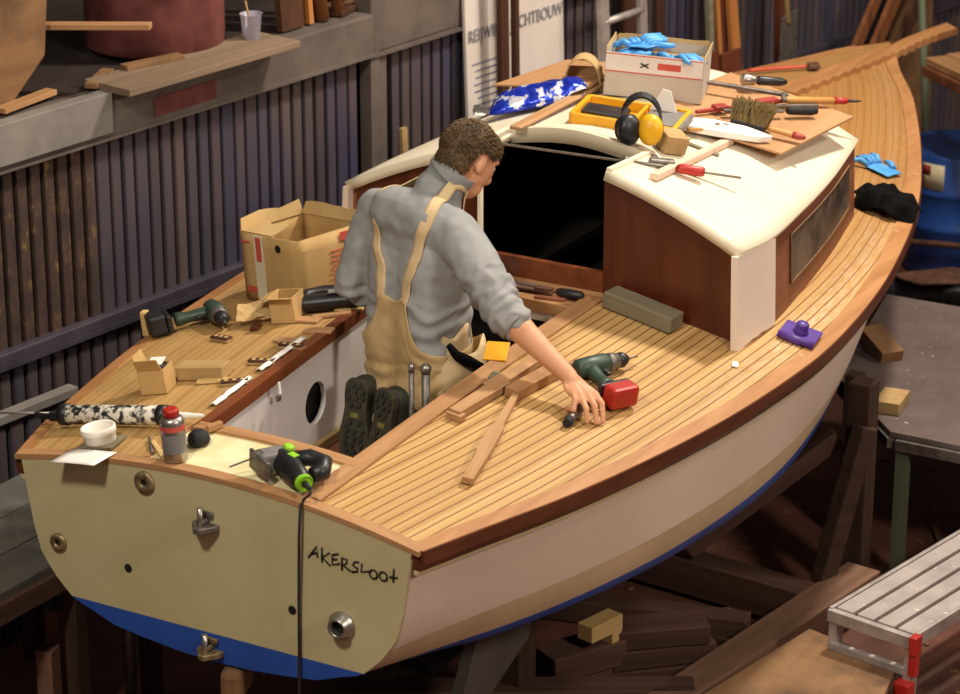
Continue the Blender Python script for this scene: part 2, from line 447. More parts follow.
# hull skin: gunwale to keel, rows at paint limits
def hull_pts(x, port):
    yc = (hp(x)-hs(x))/2
    sg = 1 if port else -1
    hg = (hp(x)-yc if port else hs(x)+yc)-.028
    hg = max(hg, .005); w = min(hwl(x), hg)
    zt = sheer(x)-.002; d = herm([0, 1.2, 2.4, 3.8, 5.5], [.38, .8, 1.2, 1.1, .3], x)
    pts = []
    for z in (zt, .85+(zt-.85)*.75, .85+(zt-.85)*.5, .98, .94, .90, .85):
        t = (z-.85)/(zt-.85)
        f = 1-(1-t)**3 if t < .36 else lerp(.738, 1, (t-.36)/.64)
        f = lerp(f, t**.8, min(1, x/.45))
        pts.append((sg*(w+(hg-w)*f)+yc, z))
    q = min(1, x/.45)
    for fw, fd in ((lerp(.94, .97, q), lerp(.04, .06, q)), (lerp(.85, .91, q), lerp(.08, .11, q)), (.7, .16), (.5, .2), (.25, .235), (0.0, .25)):
        pts.append((sg*w*fw+yc, .85-fd*d))
    return [V((x, y, z)) for y, z in pts]
stn = [i*.11 for i in range(0, 48)]+[5.24, 5.34, 5.42, 5.48, 5.5]
m = MB()
hm = lambda i, j: 0 if j < 4 else (1 if j < 6 else 2)
for port in (False, True):
    m.grid([hull_pts(x, port) for x in stn], mi=hm)
m.weld(1e-4)
m.build('hull', ['hull', 'tapeband', 'bluehull'], boat)

# transom
ps = hull_pts(0, False); pp = hull_pts(0, True); NR = len(ps)
rows = []
for j in range(NR):
    a, b = ps[j], pp[j]; r = []
    zt0 = ps[0].z
    wgt = max(0, (a.z-.9)/(zt0-.9))
    for k in range(25):
        y = lerp(a.y, b.y, k/24)
        z = a.z+(dz(0, y*.99)-sheer(0)-.004)*wgt
        r.append(V((-.004, y, z)))
    rows.append(r)
m = MB(); m.grid(rows, mi=lambda i, j: 0 if i < 6 else 1, smooth=False)
m.weld(1e-4); m.build('transom', ['transom', 'bluehull'], boat, solid=.018, offs=0)

# deck
def smear(x, y):
    d = (hp(x)-y) if y > 0 else (hs(x)+y)
    f = max(0, min(1, (x-1.0)/1.2))*max(0, 1-abs(d-.11)/.1)
    if x > 4.7 and y > 0: f = max(f, max(0, 1-abs(d-.12)/.1))
    return f*.9
def deck_mesh(port):
    sg = 1 if port else -1
    segs = [(0.0, CK_A, lambda x: sg*.0 if False else (CK_P0 if port else CK_S)), (CK_A, 1.845, ck_port if port else (lambda x: CK_S)),
            (1.845, XF, (lambda x: cab_p(x)-.05) if port else (lambda x: cab_s(x)+.05)), (XF, 5.5, lambda x: (hp(x)-hs(x))/2)]
    m = MB(); 
    for a, b, fi in segs:
        n = max(2, int((b-a)/.08)); rows = []
        for i in range(n+1):
            x = lerp(a, b, i/n); yo = hp(x) if port else -hs(x); yi = fi(x)
            rows.append([V((x, lerp(yi, yo, k/12), dz(x, lerp(yi, yo, k/12)))) for k in range(13)])
        m.grid(rows)
    m.weld(1e-4)
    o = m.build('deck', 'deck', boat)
    me = o.data; uv = me.uv_layers.new(name='plank'); at = me.attributes.new('smear', 'FLOAT', 'POINT')
    for v in me.vertices: at.data[v.index].value = smear(v.co.x, v.co.y)
    for lp in me.loops:
        c = me.vertices[lp.vertex_index].co
        uv.data[lp.index].uv = (c.x, plank_v(c.x, c.y, port)+.4)
    return o
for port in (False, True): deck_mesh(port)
# painted after-deck panel
m = MB(); rows = []
for i in range(5):
    x = lerp(.0, CK_A, i/4); rows.append([V((x, lerp(CK_S, CK_P0, k/14), dz(x, lerp(CK_S, CK_P0, k/14)))) for k in range(15)])
m.grid(rows); m.build('aft_deck_panel', 'cream_panel', boat)['label'] = 'cream painted after deck panel'

def strip(name, mat, pts_in, pts_out, h=.006, parent=boat, label=None, smr=False):
    m = MB()
    def P(p, dh): return V((p[0], p[1], dz(p[0], p[1])+dh))
    prof = []
    for a, b in zip(pts_in, pts_out):
        prof.append([P(a, -.012), P(a, h), P(b, h), P(b, -.012)])
    vs = [[m.bm.verts.new(p) for p in r] for r in prof]
    m.skinrings(vs, True, False)
    o = m.build(name, mat, parent)
    if smr:
        at = o.data.attributes.new('smear', 'FLOAT', 'POINT')
        for v in o.data.vertices: at.data[v.index].value = max(0, min(1, (v.co.x-1.2)/1.5))
    if label: o['label'] = label
    return o
xs = [lerp(0, 5.5, i/70) for i in range(71)]
def cw(x): return .046+.014*min(x/3, 1)
xb = [lerp(0, 5.36, i/70) for i in range(71)]
strip('covering_board', 'cover', [(x, -hs(x)+cw(x)) for x in xb], [(x, -hs(x)) for x in xb], .004, smr=True)
strip('covering_board', 'cover', [(x, hp(x)-cw(x)) for x in xb], [(x, hp(x)) for x in xb], .004, smr=True)
ys = [lerp(-.74, .70, i/40) for i in range(41)]
strip('transom_cap', 'teak_y', [(.030, y) for y in ys], [(-.015, y) for y in ys], .004)
ys = [lerp(CK_S-.02, CK_P0, i/14) for i in range(15)]
strip('cockpit_trim', 'teak_y', [(CK_A+.02, y) for y in ys], [(CK_A-.025, y) for y in ys], .010)
xx = [lerp(.03, 1.80, i/30) for i in range(31)]
strip('cockpit_trim', 'teak', [(x, CK_S+.012) for x in xx], [(x, CK_S-.05) for x in xx], .009)
strip('cockpit_trim', 'teak', [(x, CK_P0-.0) for x in xx[:5]], [(x, CK_P0+.022) for x in xx[:5]], .006)
# port coaming: mahogany lip standing along the well
xp = [lerp(.25, 1.8, i/30) for i in range(31)]
m = MB(); rg = []
for x in xp:
    y = ck_port(x); z = dz(x, y)
    rg.append([m.bm.verts.new(p) for p in (V((x, y-.024, z-.038)), V((x, y-.024, z+.005)), V((x, y+.012, z+.006)), V((x, y+.012, z-.038)))])
m.skinrings(rg, True, False); m.build('port_coaming', 'mahog_x', boat)['label'] = 'red brown mahogany coaming along the well'
# rub rails
for port in (False, True):
    m = MB(); rg = []
    for x in xs:
        y = hp(x) if port else -hs(x); sg = 1 if port else -1; z = sheer(x)
        rg.append([m.bm.verts.new(p) for p in (V((x, y-sg*.03, z+.0)), V((x, y+sg*.004, z+.001)), V((x, y+sg*.006, z-.04)), V((x, y-sg*.006, z-.062)), V((x, y-sg*.03, z-.062)))])
    m.skinrings(rg, True, False); m.build('rub_rail', 'rub', boat)
    m = MB(); rg = []
    for x in xs:
        y = hp(x) if port else -hs(x); sg = 1 if port else -1; z = sheer(x)
        rg.append([m.bm.verts.new(p) for p in (V((x, y-sg*.03, z-.063)), V((x, y-sg*.012, z-.063)), V((x, y-sg*.016, z-.078)), V((x, y-sg*.03, z-.078)))])
    m.skinrings(rg, True, False); m.build('rail_moulding', 'transom', boat)
# king plank with nibbed edges
lo = [(4.42, .05), (4.885, -.005), (5.32, -.064), (5.64, -.124), (5.78, -.154)]
hi = [(4.46, .165), (4.95, .10), (5.381, .014), (5.72, -.04), (5.86, -.07)]
def pl(L, t):
    t *= len(L)-1; i = min(int(t), len(L)-2); f = t-i
    return lerp(L[i][0], L[i+1][0], f), lerp(L[i][1], L[i+1][1], f)
m = MB(); rg = []; N = 150
for i in range(N+1):
    t = i/N; ph = t*21; saw = ph-floor(ph)
    a = pl(lo, t); b = pl(hi, t); k = .22*saw
    a2 = (lerp(a[0], b[0], k), lerp(a[1], b[1], k))
    kb = 0
    za = max(dz(a2[0], a2[1]), 1.40)+.0; zb = max(dz(b[0], b[1]), 1.40)
    rg.append([m.bm.verts.new(p) for p in (V((*a2, za-.006)), V((*a2, za+.024)), V((*b, zb+.024)), V((*b, zb-.006)))])
m.skinrings(rg, True, False); m.build('king_plank', 'cover', boat)['label'] = 'teak king plank with stepped edge'

# cockpit well
SOLE = 1.0
m = MB(); m.box(((CK_A+CK_F)/2, 0, SOLE-.01), (CK_F-CK_A+.02, .72, .02)); m.build('cockpit_sole', 'mahog_side', boat)
HX, HZ, HR = 1.03, 1.172, .073
def wall_with_hole(P, x0, x1, z0, ztop, hx, hz, r):
    m = MB(); n = 32; ring = []; outer = []
    b = .1
    for i in range(n):
        a = 2*pi*i/n; ca, sa = cos(a), sin(a); q = b/max(abs(ca), abs(sa))
        ring.append(m.bm.verts.new(P(hx+r*ca, hz+r*sa))); outer.append(m.bm.verts.new(P(hx+q*ca, hz+q*sa)))
    for i in range(n): m.bm.faces.new((ring[i], ring[(i+1) % n], outer[(i+1) % n], outer[i]))
    def quad(xa, xb, za, zb):
        vs = [m.bm.verts.new(P(x, z)) for x, z in ((xa, za(xa)), (xb, za(xb)), (xb, zb(xb)), (xa, zb(xa)))]
        m.bm.faces.new(vs)
    c = lambda v: (lambda x: v)
    N = 8
    for i in range(N):
        quad(lerp(x0, hx-b, i/N), lerp(x0, hx-b, (i+1)/N), c(z0), ztop)
        quad(lerp(hx+b, x1, i/N), lerp(hx+b, x1, (i+1)/N), c(z0), ztop)
    quad(hx-b, hx+b, c(z0), c(hz-b)); quad(hx-b, hx+b, c(hz+b), ztop)
    return m
zt = lambda x: dz(x, ck_port(x))-.03
m = wall_with_hole(lambda x, z: V((x, ck_port(x)-.004, z)), CK_A, CK_F+.02, SOLE, zt, HX, HZ, HR)
m.build('cockpit_side', 'white_wall', boat, solid=.018, offs=0)
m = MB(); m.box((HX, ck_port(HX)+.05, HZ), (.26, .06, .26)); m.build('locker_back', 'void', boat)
m = MB(); m.box(((CK_A+CK_F)/2, CK_S-.004, (SOLE+1.345)/2), (CK_F-CK_A, .018, 1.345-SOLE)); m.build('cockpit_side', 'white_wall', boat)
m = MB(); m.box((CK_A-.004, -.05, (SOLE+1.345)/2), (.018, .58, 1.345-SOLE)); m.build('cockpit_end', 'white_wall', boat)
m = MB(); m.bar((CK_A+.05, .235, SOLE+.02), (CK_F-.02, .295, SOLE+.02), .022, .03); m.build('sole_batten', 'pine_old', boat)
m = MB(); m.box((.72, .217, 1.31), (.02, .012, .02), None, .003); m.build('latch', 'dsteel', boat)
m = MB(); m.bar((.70, .2, 1.375), (.70, .196, 1.335), .005, .009, up=(1, 0, 0)); m.build('tape_tag', 'paper', boat)
# bridge deck and the frame below it
m = MB(); m.box((1.775, 0, 1.395), (.14, .66, .02)); m.build('bridge_deck', 'mahog_side', boat)
m = MB(); m.box((1.695, 0, 1.396), (.05, .66, .044), None, .004); m.build('bridge_rail', 'teak_y', boat)
m = MB(); m.box((1.826, -.11, 1.412), (.03, .60, .02), None, .003); m.build('bridge_rail', 'teak_y', boat)
m = MB(); zc = 1.2
m.box((1.69, 0, 1.358), (.02, .66, .028)); m.box((1.69, -.305, 1.19), (.02, .05, .32)); m.box((1.69, .305, 1.19), (.02, .05, .32)); m.box((1.69, 0, 1.04), (.02, .66, .08))
m.build('bulkhead_frame', 'white_wall', boat)
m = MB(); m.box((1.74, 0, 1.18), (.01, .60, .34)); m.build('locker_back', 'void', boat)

# cabin: bulkhead panels, sill, sides, front, roof
XB = 1.845
OY0, OY1 = -.365, .115                                                   # companionway
def panel(name, mat, y0, y1, bot, top, x=XB, t=.024, n=10, skew=0):
    m = MB(); rows = []
    for i in range(n+1):
        y = lerp(y0, y1, i/n); rows.append((y, bot(y), top(y)))
    vs = []
    for dx in (0, t):
        vs.append([[m.bm.verts.new((x+dx, y, b)), m.bm.verts.new((x+dx, y, q))] for y, b, q in rows])
    for i in range(n):
        f, g = vs
        m.bm.faces.new((f[i][0], f[i+1][0], f[i+1][1], f[i][1])); m.bm.faces.new((g[i][0], g[i][1], g[i+1][1], g[i+1][0]))
        m.bm.faces.new((f[i][1], f[i+1][1], g[i+1][1], g[i][1])); m.bm.faces.new((f[i][0], g[i][0], g[i+1][0], f[i+1][0]))
    m.bm.faces.new((vs[0][0][0], vs[0][0][1], vs[1][0][1], vs[1][0][0])); m.bm.faces.new((vs[0][n][0], vs[1][n][0], vs[1][n][1], vs[0][n][1]))
    return m.build(name, mat, boat)
tp = lambda y: zroof(1.84, y)-.028
bt = lambda y: dz(XB, y)-.006
panel('bulkhead', 'mahog', cab_s(XB)+.012, OY0, bt, tp)
panel('bulkhead', 'mahog', OY1, cab_p(XB)-.012, bt, tp)
panel('companionway_sill', 'mahog_x', OY0-.0, OY1, lambda y: 1.385, lambda y: 1.492, x=XB-.002)
m = MB(); m.box((XB-.006, OY1-.004, 1.60), (.02, .012, .30)); m.build('opening_trim', 'cream', boat)
def side(name, mat, fy, x0, x1, t, n=16, zoff=0, lift=0):
    m = MB(); rg = []
    for i in range(n+1):
        x = lerp(x0, x1, i/n); y = fy(x); sg = 1 if y > 0 else -1
        zb = dz(x, y)-.004+zoff; zq = zroof(x, y)-.026
        yo = y+sg*(.012+lift); yt = y+sg*lift
        rg.append([m.bm.verts.new(p) for p in (V((x, yo, zb)), V((x, yt, zq)), V((x, yt-sg*t, zq)), V((x, yo-sg*t, zb)))])
    m.skinrings(rg, True, False)
    return m.build(name, mat, boat)
side('cabin_side', 'mahog_side', cab_s, XB-.002, XF, .025)
side('cabin_side', 'mahog_side', cab_p, XB-.002, XF, .025)
for fy, lab in ((cab_s, 'white painted board at the cabin corner'),):
    m = MB(); rg = []
    for i in range(9):                                                    # white corner board, ragged foot
        x = lerp(1.79, 2.085, i/8); y = fy(max(x, 1.8)); zb = dz(x, y)-.002+(.0, -.002, .004, .010, .008, .012, .006, .004, .0)[i]; zq = zroof(x, y)-.022
        rg.append([m.bm.verts.new(p) for p in (V((x, y-.020, zb)), V((x, y-.010, zq)), V((x, y+.012, zq)), V((x, y+.004, zb)))])
    m.skinrings(rg, True, False); o = m.build('corner_board', 'cream_side', boat); o['label'] = lab
m = MB(); rg = []
for i in range(4):
    x = lerp(1.80, 1.87, i/3); y = cab_p(x); zb = dz(x, y); zq = zroof(x, y)-.02
    rg.append([m.bm.verts.new(p) for p in (V((x, y+.026, zb)), V((x, y+.012, zq)), V((x, y-.01, zq)), V((x, y-.004, zb)))])
m.skinrings(rg, True, False); m.build('corner_board', 'cream_side', boat)
# window let into the starboard side, with a dusty pane
def win(fy, port):
    sg = 1 if port else -1
    def P(x, k, d): 
        y = fy(x); zb = dz(x, y); zq = zroof(x, y)
        return V((x, y+sg*(lerp(.012, 0, k)+d), lerp(zb, zq, k)))
    x0, x1 = 2.27, 3.12; n = 12
    m = MB(); m.grid([[P(lerp(x0, x1, i/n), lerp(k0, .80, j/3), .004) for j in range(4)] for i, k0 in [(i, .25) for i in range(n+1)]])
    w = m.build('window', 'winglass', boat)
    m = MB()
    lp = [P(lerp(x0, x1, i/n), .25, .004) for i in range(n+1)]+[P(x1, .25+.55*j/4, .004) for j in range(1, 4)]+[P(lerp(x1, x0, i/n), .80, .004) for i in range(n+1)]+[P(x0, .8-.55*j/4, .004) for j in range(1, 4)]
    m.tube(lp+[lp[0]], .0035, 6); m.build('window_frame', 'ply_old', w)
t = NT('dusty glass'); t.b.inputs['Roughness'].default_value = .5
c = t.ramp(t.noise(t.coord('Object', (1, 1, 1)), 5, 7, .65), [(.4, '#2c241f'), (.62, '#66564a')]); t.col(c); MT['winglass'] = t.m
win(cab_s, False); win(cab_p, True)
m = MB(); n = 14; rg = []
for i in range(n+1):
    y = lerp(cab_s(XF), cab_p(XF), i/n)
    rg.append([m.bm.verts.new(p) for p in (V((XF+.03, y, dz(XF+.03, y)-.02)), V((XF-.005, y, zroof(XF, y)-.02)), V((XF-.03, y, zroof(XF, y)-.02)), V((XF, y, dz(XF, y)-.02)))])
m.skinrings(rg, True, False); m.build('cabin_front', 'mahog_side', boat)
# roof skin with the companionway cut-out
XC = 2.10; C0, C1 = -.385, .135
def ycols(x):
    a, b = cab_s(x)-.012, cab_p(x)+.012
    L = [lerp(a, C0, i/8) for i in range(8)]+[lerp(C0, C1, i/8) for i in range(8)]+[lerp(C1, b, i/8) for i in range(9)]
    return L
xr = [1.815, 1.86, 1.94, 2.02, XC]+[lerp(XC, 3.27, i/14) for i in range(1, 15)]
m = MB(); m.grid([[V((x, y, zroof(x, y))) for y in ycols(x)] for x in xr], skip=lambda i, j: i < 4 and 8 <= j < 16)
m.build('cabin_roof', 'cream', boat, solid=.036, bev=.006)
m = MB()                                                                 # beam across the forward end of the cut-out, side carlins
m.grid([[V((XC+dx, lerp(C0, C1, k/10), zroof(XC, lerp(C0, C1, k/10))+zz)) for k in range(11)] for dx, zz in ((-.002, .004), (-.002, -.05), (.02, -.05), (.02, .004), (-.002, .004))])
m.build('hatch_beam', 'cream', boat)
for y in (C0-.008, C1+.008):
    m = MB(); m.bar((1.82, y, zroof(1.83, y)+.0), (XC+.02, y, zroof(XC, y)+.0), .022, .022, bev=.004); m.build('hatch_carlin', 'cream', boat)
# dark accommodation lining below the roof
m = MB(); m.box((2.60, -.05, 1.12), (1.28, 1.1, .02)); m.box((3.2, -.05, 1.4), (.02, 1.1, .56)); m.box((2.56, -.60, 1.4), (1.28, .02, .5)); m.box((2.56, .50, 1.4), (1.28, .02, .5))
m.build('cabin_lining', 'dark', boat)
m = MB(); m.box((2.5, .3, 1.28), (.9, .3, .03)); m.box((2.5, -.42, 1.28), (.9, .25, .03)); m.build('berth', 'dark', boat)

# transom fittings
TX = -.014
def rosette(y, z, r, mat, hole=.45, t=.012):
    m = MB(); m.lathe((TX, y, z), (-1, 0, 0), [(0, r), (t*.6, r), (t, r*.85), (t, r*hole), (t*.3, r*hole*.9)], 20, cap=False); o = m.build('outlet_flange', mat, boat)
    m = MB(); m.lathe((TX-.0045, y, z), (-1, 0, 0), [(0, r*hole*.95), (.001, r*hole*.95)], 16); m.build('outlet_bore', 'void', o)
rosette(.209, 1.297, .036, 'bronze', .3)
rosette(.547, 1.025, .030, 'bronze', .36)
for y, z, r in ((.287, .997, .014), (-.306, .999, .014)):
    m = MB(); m.lathe((TX-.001, y, z), (-1, 0, 0), [(0, r), (.002, r*.9)], 14); m.build('drain_hole', 'void', boat)
m = MB(); m.lathe((TX, -.48, .993), (-1, 0, 0), [(0, .043), (.008, .043), (.014, .036), (.034, .031), (.038, .027), (.03, .022), (.01, .021)], 24, cap=False); o = m.build('exhaust_outlet', 'steel', boat)
m = MB(); m.lathe((TX-.012, -.48, .993), (-1, 0, 0), [(0, .021), (.001, .021)], 16); m.build('outlet_bore', 'void', o)
for z, mt in ((1.215, 'dsteel'), (.80, 'bronze')):                           # rudder gudgeons with a pin
    m = MB(); m.bar((TX, -.01, z+.03), (TX-.012, -.01, z+.03), .055, .018)
    mm = Matrix(((-1, 0, 0, TX), (0, 1, 0, -.012), (0, 0, 1, z-.018), (0, 0, 0, 1)))
    m.prism([(0, -.045), (.02, -.042), (.06, -.01), (.06, .01), (.02, .042), (0, .045)], 0, .02, mm)
    m.box((TX-.02, -.012, z+.012), (.045, .022, .014))
    o = m.build('rudder_gudgeon', mt, boat, bev=.004)
    m = MB(); m.cyl((TX-.035, -.012, z-.02), (TX-.035, -.012, z+.06), .009, None, 12); m.build('gudgeon_pin', 'steel', o)
m = MB(); m.box((.02, -.075, .70), (.14, .07, .10), .3, .02); m.build('rudder_heel', 'ply_old', boat)
# hand-painted name
S = [[(-.366, 1.182), (-.397, 1.225), (-.399, 1.19)], [(-.378, 1.197), (-.399, 1.206)], [(-.415, 1.226), (-.414, 1.179)], [(-.441, 1.216), (-.416, 1.194), (-.443, 1.173)], [(-.45, 1.21), (-.449, 1.179), (-.476, 1.188)], [(-.45, 1.21), (-.472, 1.219)], [(-.45, 1.196), (-.467, 1.201)], [(-.482, 1.168), (-.483, 1.209), (-.5, 1.207), (-.498, 1.194), (-.486, 1.187), (-.511, 1.172)], [(-.541, 1.208), (-.525, 1.205), (-.518, 1.194), (-.535, 1.187), (-.535, 1.177), (-.515, 1.171)], [(-.551, 1.206), (-.547, 1.179), (-.575, 1.187)], [(-.658, 1.214), (-.655, 1.171)], [(-.642, 1.185), (-.671, 1.189)]]
for cy, cz in ((-.589, 1.181), (-.622, 1.182)):
    S.append([(cy+.013*cos(a), cz+.014*sin(a)) for a in [i*pi/7 for i in range(15)]])
m = MB()
for st in S: m.tube([(TX-.001, y, z) for y, z in st], .0035, 6)
for v in m.bm.verts: v.co.x = TX-.001+(v.co.x-TX)*.3
m.build('lettering', 'ink', boat)
# fin keel and bilge plate under the hull
m = MB(); m.prism([(1.2, .175), (3.9, .175), (3.7, .75), (.8, .7)], -.06, .06, Matrix(((1, 0, 0, 0), (0, 0, -1, 0), (0, 1, 0, 0), (0, 0, 0, 1)))); m.build('keel', 'dark', boat)
m = MB(); m.prism([(.58, .42), (.72, .38), (1.05, .5), (1.1, .72), (.75, .72)], -.02, .02, Matrix(((1, 0, 0, 0), (0, 0, -1, -.50), (0, 1, 0, 0), (0, 0, 0, 1)))); m.build('bilge_plate', 'dullgrey', boat)
# ------------------------------------------------------------------ workshop shell
WD = radians(-8.7)
WX, WN = V((cos(WD), sin(WD), 0)), V((-sin(WD), cos(WD), 0))
W0 = V((1.8, 1.75, 0))
def wp(s, off, z): return W0+WX*s-WN*off+V((0, 0, z))                     # off = distance in front of the wall
m = MB(); m.box((2.5, 0, -.05), (26, 22, .1)); struct(m.build('floor', 'floor'))
wall = struct(empty('wall_left', W0, WD))
m = MB(); m.box((2.5, .06, .85), (15, .06, 1.7)); m.build('backing', 'wallback', wall)
m = MB()
rnd = random.Random(3)
i = 0; x = -4.4
while x < 9.9:
    wv = .047 if rnd.random() > .12 else .060
    if not (1.50 < x < 1.66): m.box((x+.024, .008, .83), (wv, .045, 1.66), None, .006)
    x += .068
m.build('cladding', 'ribs', wall)
m = MB(); m.box((2.5, -.02, .955), (15, .05, .045), None, .006); m.box((2.5, -.035, .925), (15, .03, .02)); m.build('rail', 'wallrail', wall)
m = MB(); m.box((-1.45, 0, 1.755), (6.0, .13, .175), None, .01); m.box((-1.45, -.05, 1.672), (6.0, .05, .012)); m.build('top_beam', 'wallbeam', wall)
m = MB(); m.box((5.7, 0, 1.80), (8.3, .10, .26), None, .01); m.box((5.7, -.045, 1.664), (8.3, .04, .014)); m.build('top_beam', 'wallbeam', wall)
m = MB(); m.box((1.565, -.025, .9), (.055, .06, 1.56)); m.box((1.625, -.02, .9), (.045, .05, 1.56)); m.build('post', 'wallbeam', wall)
m = MB(); m.box((-2.0, -.06, 1.775), (4.07, .06, .155), None, .004); m.build('pale_beam', 'walllight', wall)
m = MB(); m.box((2.5, .75, 1.83), (15, 1.45, .03)); m.build('ledge', 'backdark', wall)
m = MB(); m.box((.44, -.0665, 1.735), (.34, .003, .075)); m.jitter(.004, 9); m.build('stain', 'redstain', wall)
wb = struct(empty('wall_back', tuple(wp(2.5, -1.6, 0)), WD))
m = MB(); m.box((0, 0, 2.0), (16, .06, 4)); m.build('boards', 'backdark', wb)

# low ribbed panel standing before the wall, at the left edge
t = thing('ribbed_panel', 'low ribbed metal panel with a pale cap rail leaning beside the wall', 'panel', tuple(wp(-1.15, .3, 0)), WD)
m = MB()
for k in range(17): m.box((-.68+k*.085, 0, .44), (.06, .03, .86), None, .005)
m.build('sheet', 'ribs', t)
m = MB(); m.box((0, .012, .44), (1.42, .008, .86)); m.build('sheet_back', 'wallback', t)
m = MB(); m.box((0, -.008, .88), (1.42, .05, .035), None, .004); m.build('cap_rail', 'walllight', t)

# bench low beside the port quarter
t = thing('work_bench', 'grey boarded bench beneath the port quarter of the boat', 'bench', (.0, 1.22, 0), radians(-3))
m = MB()
for k in range(3): m.box((0, -.2+k*.2, .685), (2.0, .192, .03), None, .004)
m.build('bench_top', 'bench', t)
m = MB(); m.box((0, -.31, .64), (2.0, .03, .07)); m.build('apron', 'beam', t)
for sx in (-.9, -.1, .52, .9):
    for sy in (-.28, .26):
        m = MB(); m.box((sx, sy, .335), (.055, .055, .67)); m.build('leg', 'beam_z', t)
# timber offcuts standing under that bench
for k, (x, y, h, rz, lab) in enumerate([(.43, .98, .36, .2, 'short timber block upright under the bench, in front'), (.56, 1.03, .44, -.1, 'upright timber block under the bench, nearer the hull')]):
    m = MB(); m.box((0, 0, h/2), (.07, .06, h), None, .004)
    o = m.build('timber_block', 'beam_lit'); o.location = (x, y, 0); o.rotation_euler.z = rz; tag(o, lab, 'block', 'timber blocks under the bench')
m = MB(); m.cyl((.72, .86, 0), (.72, .86, .70), .022, None, 12); o = m.build('steel_prop', 'dsteel'); tag(o, 'thin grey steel prop standing under the transom corner', 'prop')

# ledge goods behind the wall top, left
def led(s, dy, z=1.846): return tuple(W0+WX*s+WN*dy+V((0, 0, z)))
m = MB(); m.prism([(-.13, .70), (-.13, .36), (-.155, .16), (-.33, .015), (-.80, .015), (-.80, .70)], -.06, .06, Matrix(((1, 0, 0, 0), (0, 0, 1, 0), (0, 1, 0, 0), (0, 0, 0, 1))))
o = m.build('timber_slab', 'ply_old', None, bev=.008); o.location = led(0, .11, 1.846); o.rotation_euler.z = WD; tag(o, 'thick wooden slab standing at the left end of the wall ledge', 'slab')
m = MB(); m.box((0, 0, .014), (.92, .24, .028), radians(-1), .003)
o = m.build('ledge_board', 'ledgewood'); o.location = led(.49, -.075, 1.850); o.rotation_euler.z = WD; tag(o, 'grey board lying on the wall ledge below the red drum', 'board')
t = thing('red_drum', 'dark red dusty drum standing on the wall ledge', 'drum', led(.62, .26, 1.862), 0)
m = MB(); m.lathe((0, 0, 0), (0, 0, 1), [(0, .262), (.01, .272), (.25, .27), (.262, .277), (.275, .27), (.5, .27), (.512, .277), (.525, .27), (.78, .272), (.79, .262)], 40); m.build('shell', 'barrel_red', t)
m = MB(); m.bar((-.30, 0, 0), (.26, 0, .012), .05, .022, bev=.003)
o = m.build('batten_offcut', 'teak'); o.location = led(.00, .02, 2.085); o.rotation_euler.z = WD-1.0; tag(o, 'orange wooden batten end sticking out in front of the red drum', 'batten')
for k, (s, dy, L, rz, lab) in enumerate([(.10, .04, .22, .5, 'short offcut lying by the timber slab on the ledge'), (.34, -.0, .26, -.2, 'thin offcut lying beside the drum on the ledge'), (-.28, .03, .3, .15, 'orange offcut on the pale beam at the left edge')]):
    m = MB(); m.box((0, 0, .012), (L, .05, .02), None, .002); o = m.build('wood_offcut', 'teak' if k == 2 else 'ply_old'); o.location = led(s, dy, 1.856 if k != 1 else 1.876); o.rotation_euler.z = WD+rz; tag(o, lab, 'offcut', 'offcuts on the ledge')
t = thing('plastic_cup', 'clear plastic cup with a stick standing on the ledge board', 'cup', led(.855, -.03, 1.875))
g = NT('clear plastic'); g.b.inputs['Base Color'].default_value = lin('#b9b4c4'); g.b.inputs['Roughness'].default_value = .2; g.b.inputs['Alpha'].default_value = .55; MT['clear'] = g.m
m = MB(); m.lathe((0, 0, 0), (0, 0, 1), [(0, .032), (.004, .034), (.10, .043), (.103, .046), (.10, .041), (.006, .031)], 20, cap=True); m.build('cup_body', 'clear', t)
m = MB(); m.cyl((.01, 0, .01), (-.02, .01, .155), .004, None, 6); m.build('stir_stick', 'teak', t)
# lumber stacked on the ledge to the right of the cup
for k, (s, w, h, lean, mt, lab) in enumerate([(1.14, .13, .7, .02, 'lumber_dk', 'broad dark plank standing on the ledge right of the cup'), (1.25, .025, .75, .01, 'lumber_or', 'thin orange plank edge standing on the ledge'), (1.33, .06, .8, -.08, 'lumber', 'round pole leaning on the ledge, left of the pair'), (1.43, .05, .8, -.09, 'lumber', 'round pole leaning on the ledge, right of the pair')]):
    m = MB()
    if k < 2: m.bar((0, 0, 0), (-lean*.2, .06, h), w, .03, up=(0, 1, 0))
    else: m.cyl((0, 0, 0), (lean, .06, h), w/2, None, 12)
    o = m.build('standing_plank' if k < 2 else 'round_pole', mt); o.location = led(s, .02, 1.85); o.rotation_euler.z = WD; tag(o, lab, 'plank' if k < 2 else 'pole')
for k, (s, dy, z, L, rz, lab) in enumerate([(1.52, .06, 1.847, .24, .25, 'lowest short board of the offcut heap on the ledge'), (1.50, .10, 1.872, .2, -.3, 'second short board of the offcut heap on the ledge'), (1.54, .12, 1.897, .22, .6, 'third short board of the offcut heap on the ledge'), (1.50, .1, 1.922, .18, .1, 'topmost short board of the offcut heap on the ledge')]):
    m = MB(); m.box((0, 0, .0115), (L, .09, .022), None, .003); o = m.build('short_board', 'ply_old' if k % 2 else 'lumber_dk'); o.location = led(s, dy, z); o.rotation_euler.z = WD+rz; tag(o, lab, 'board', 'short boards heaped on the ledge')

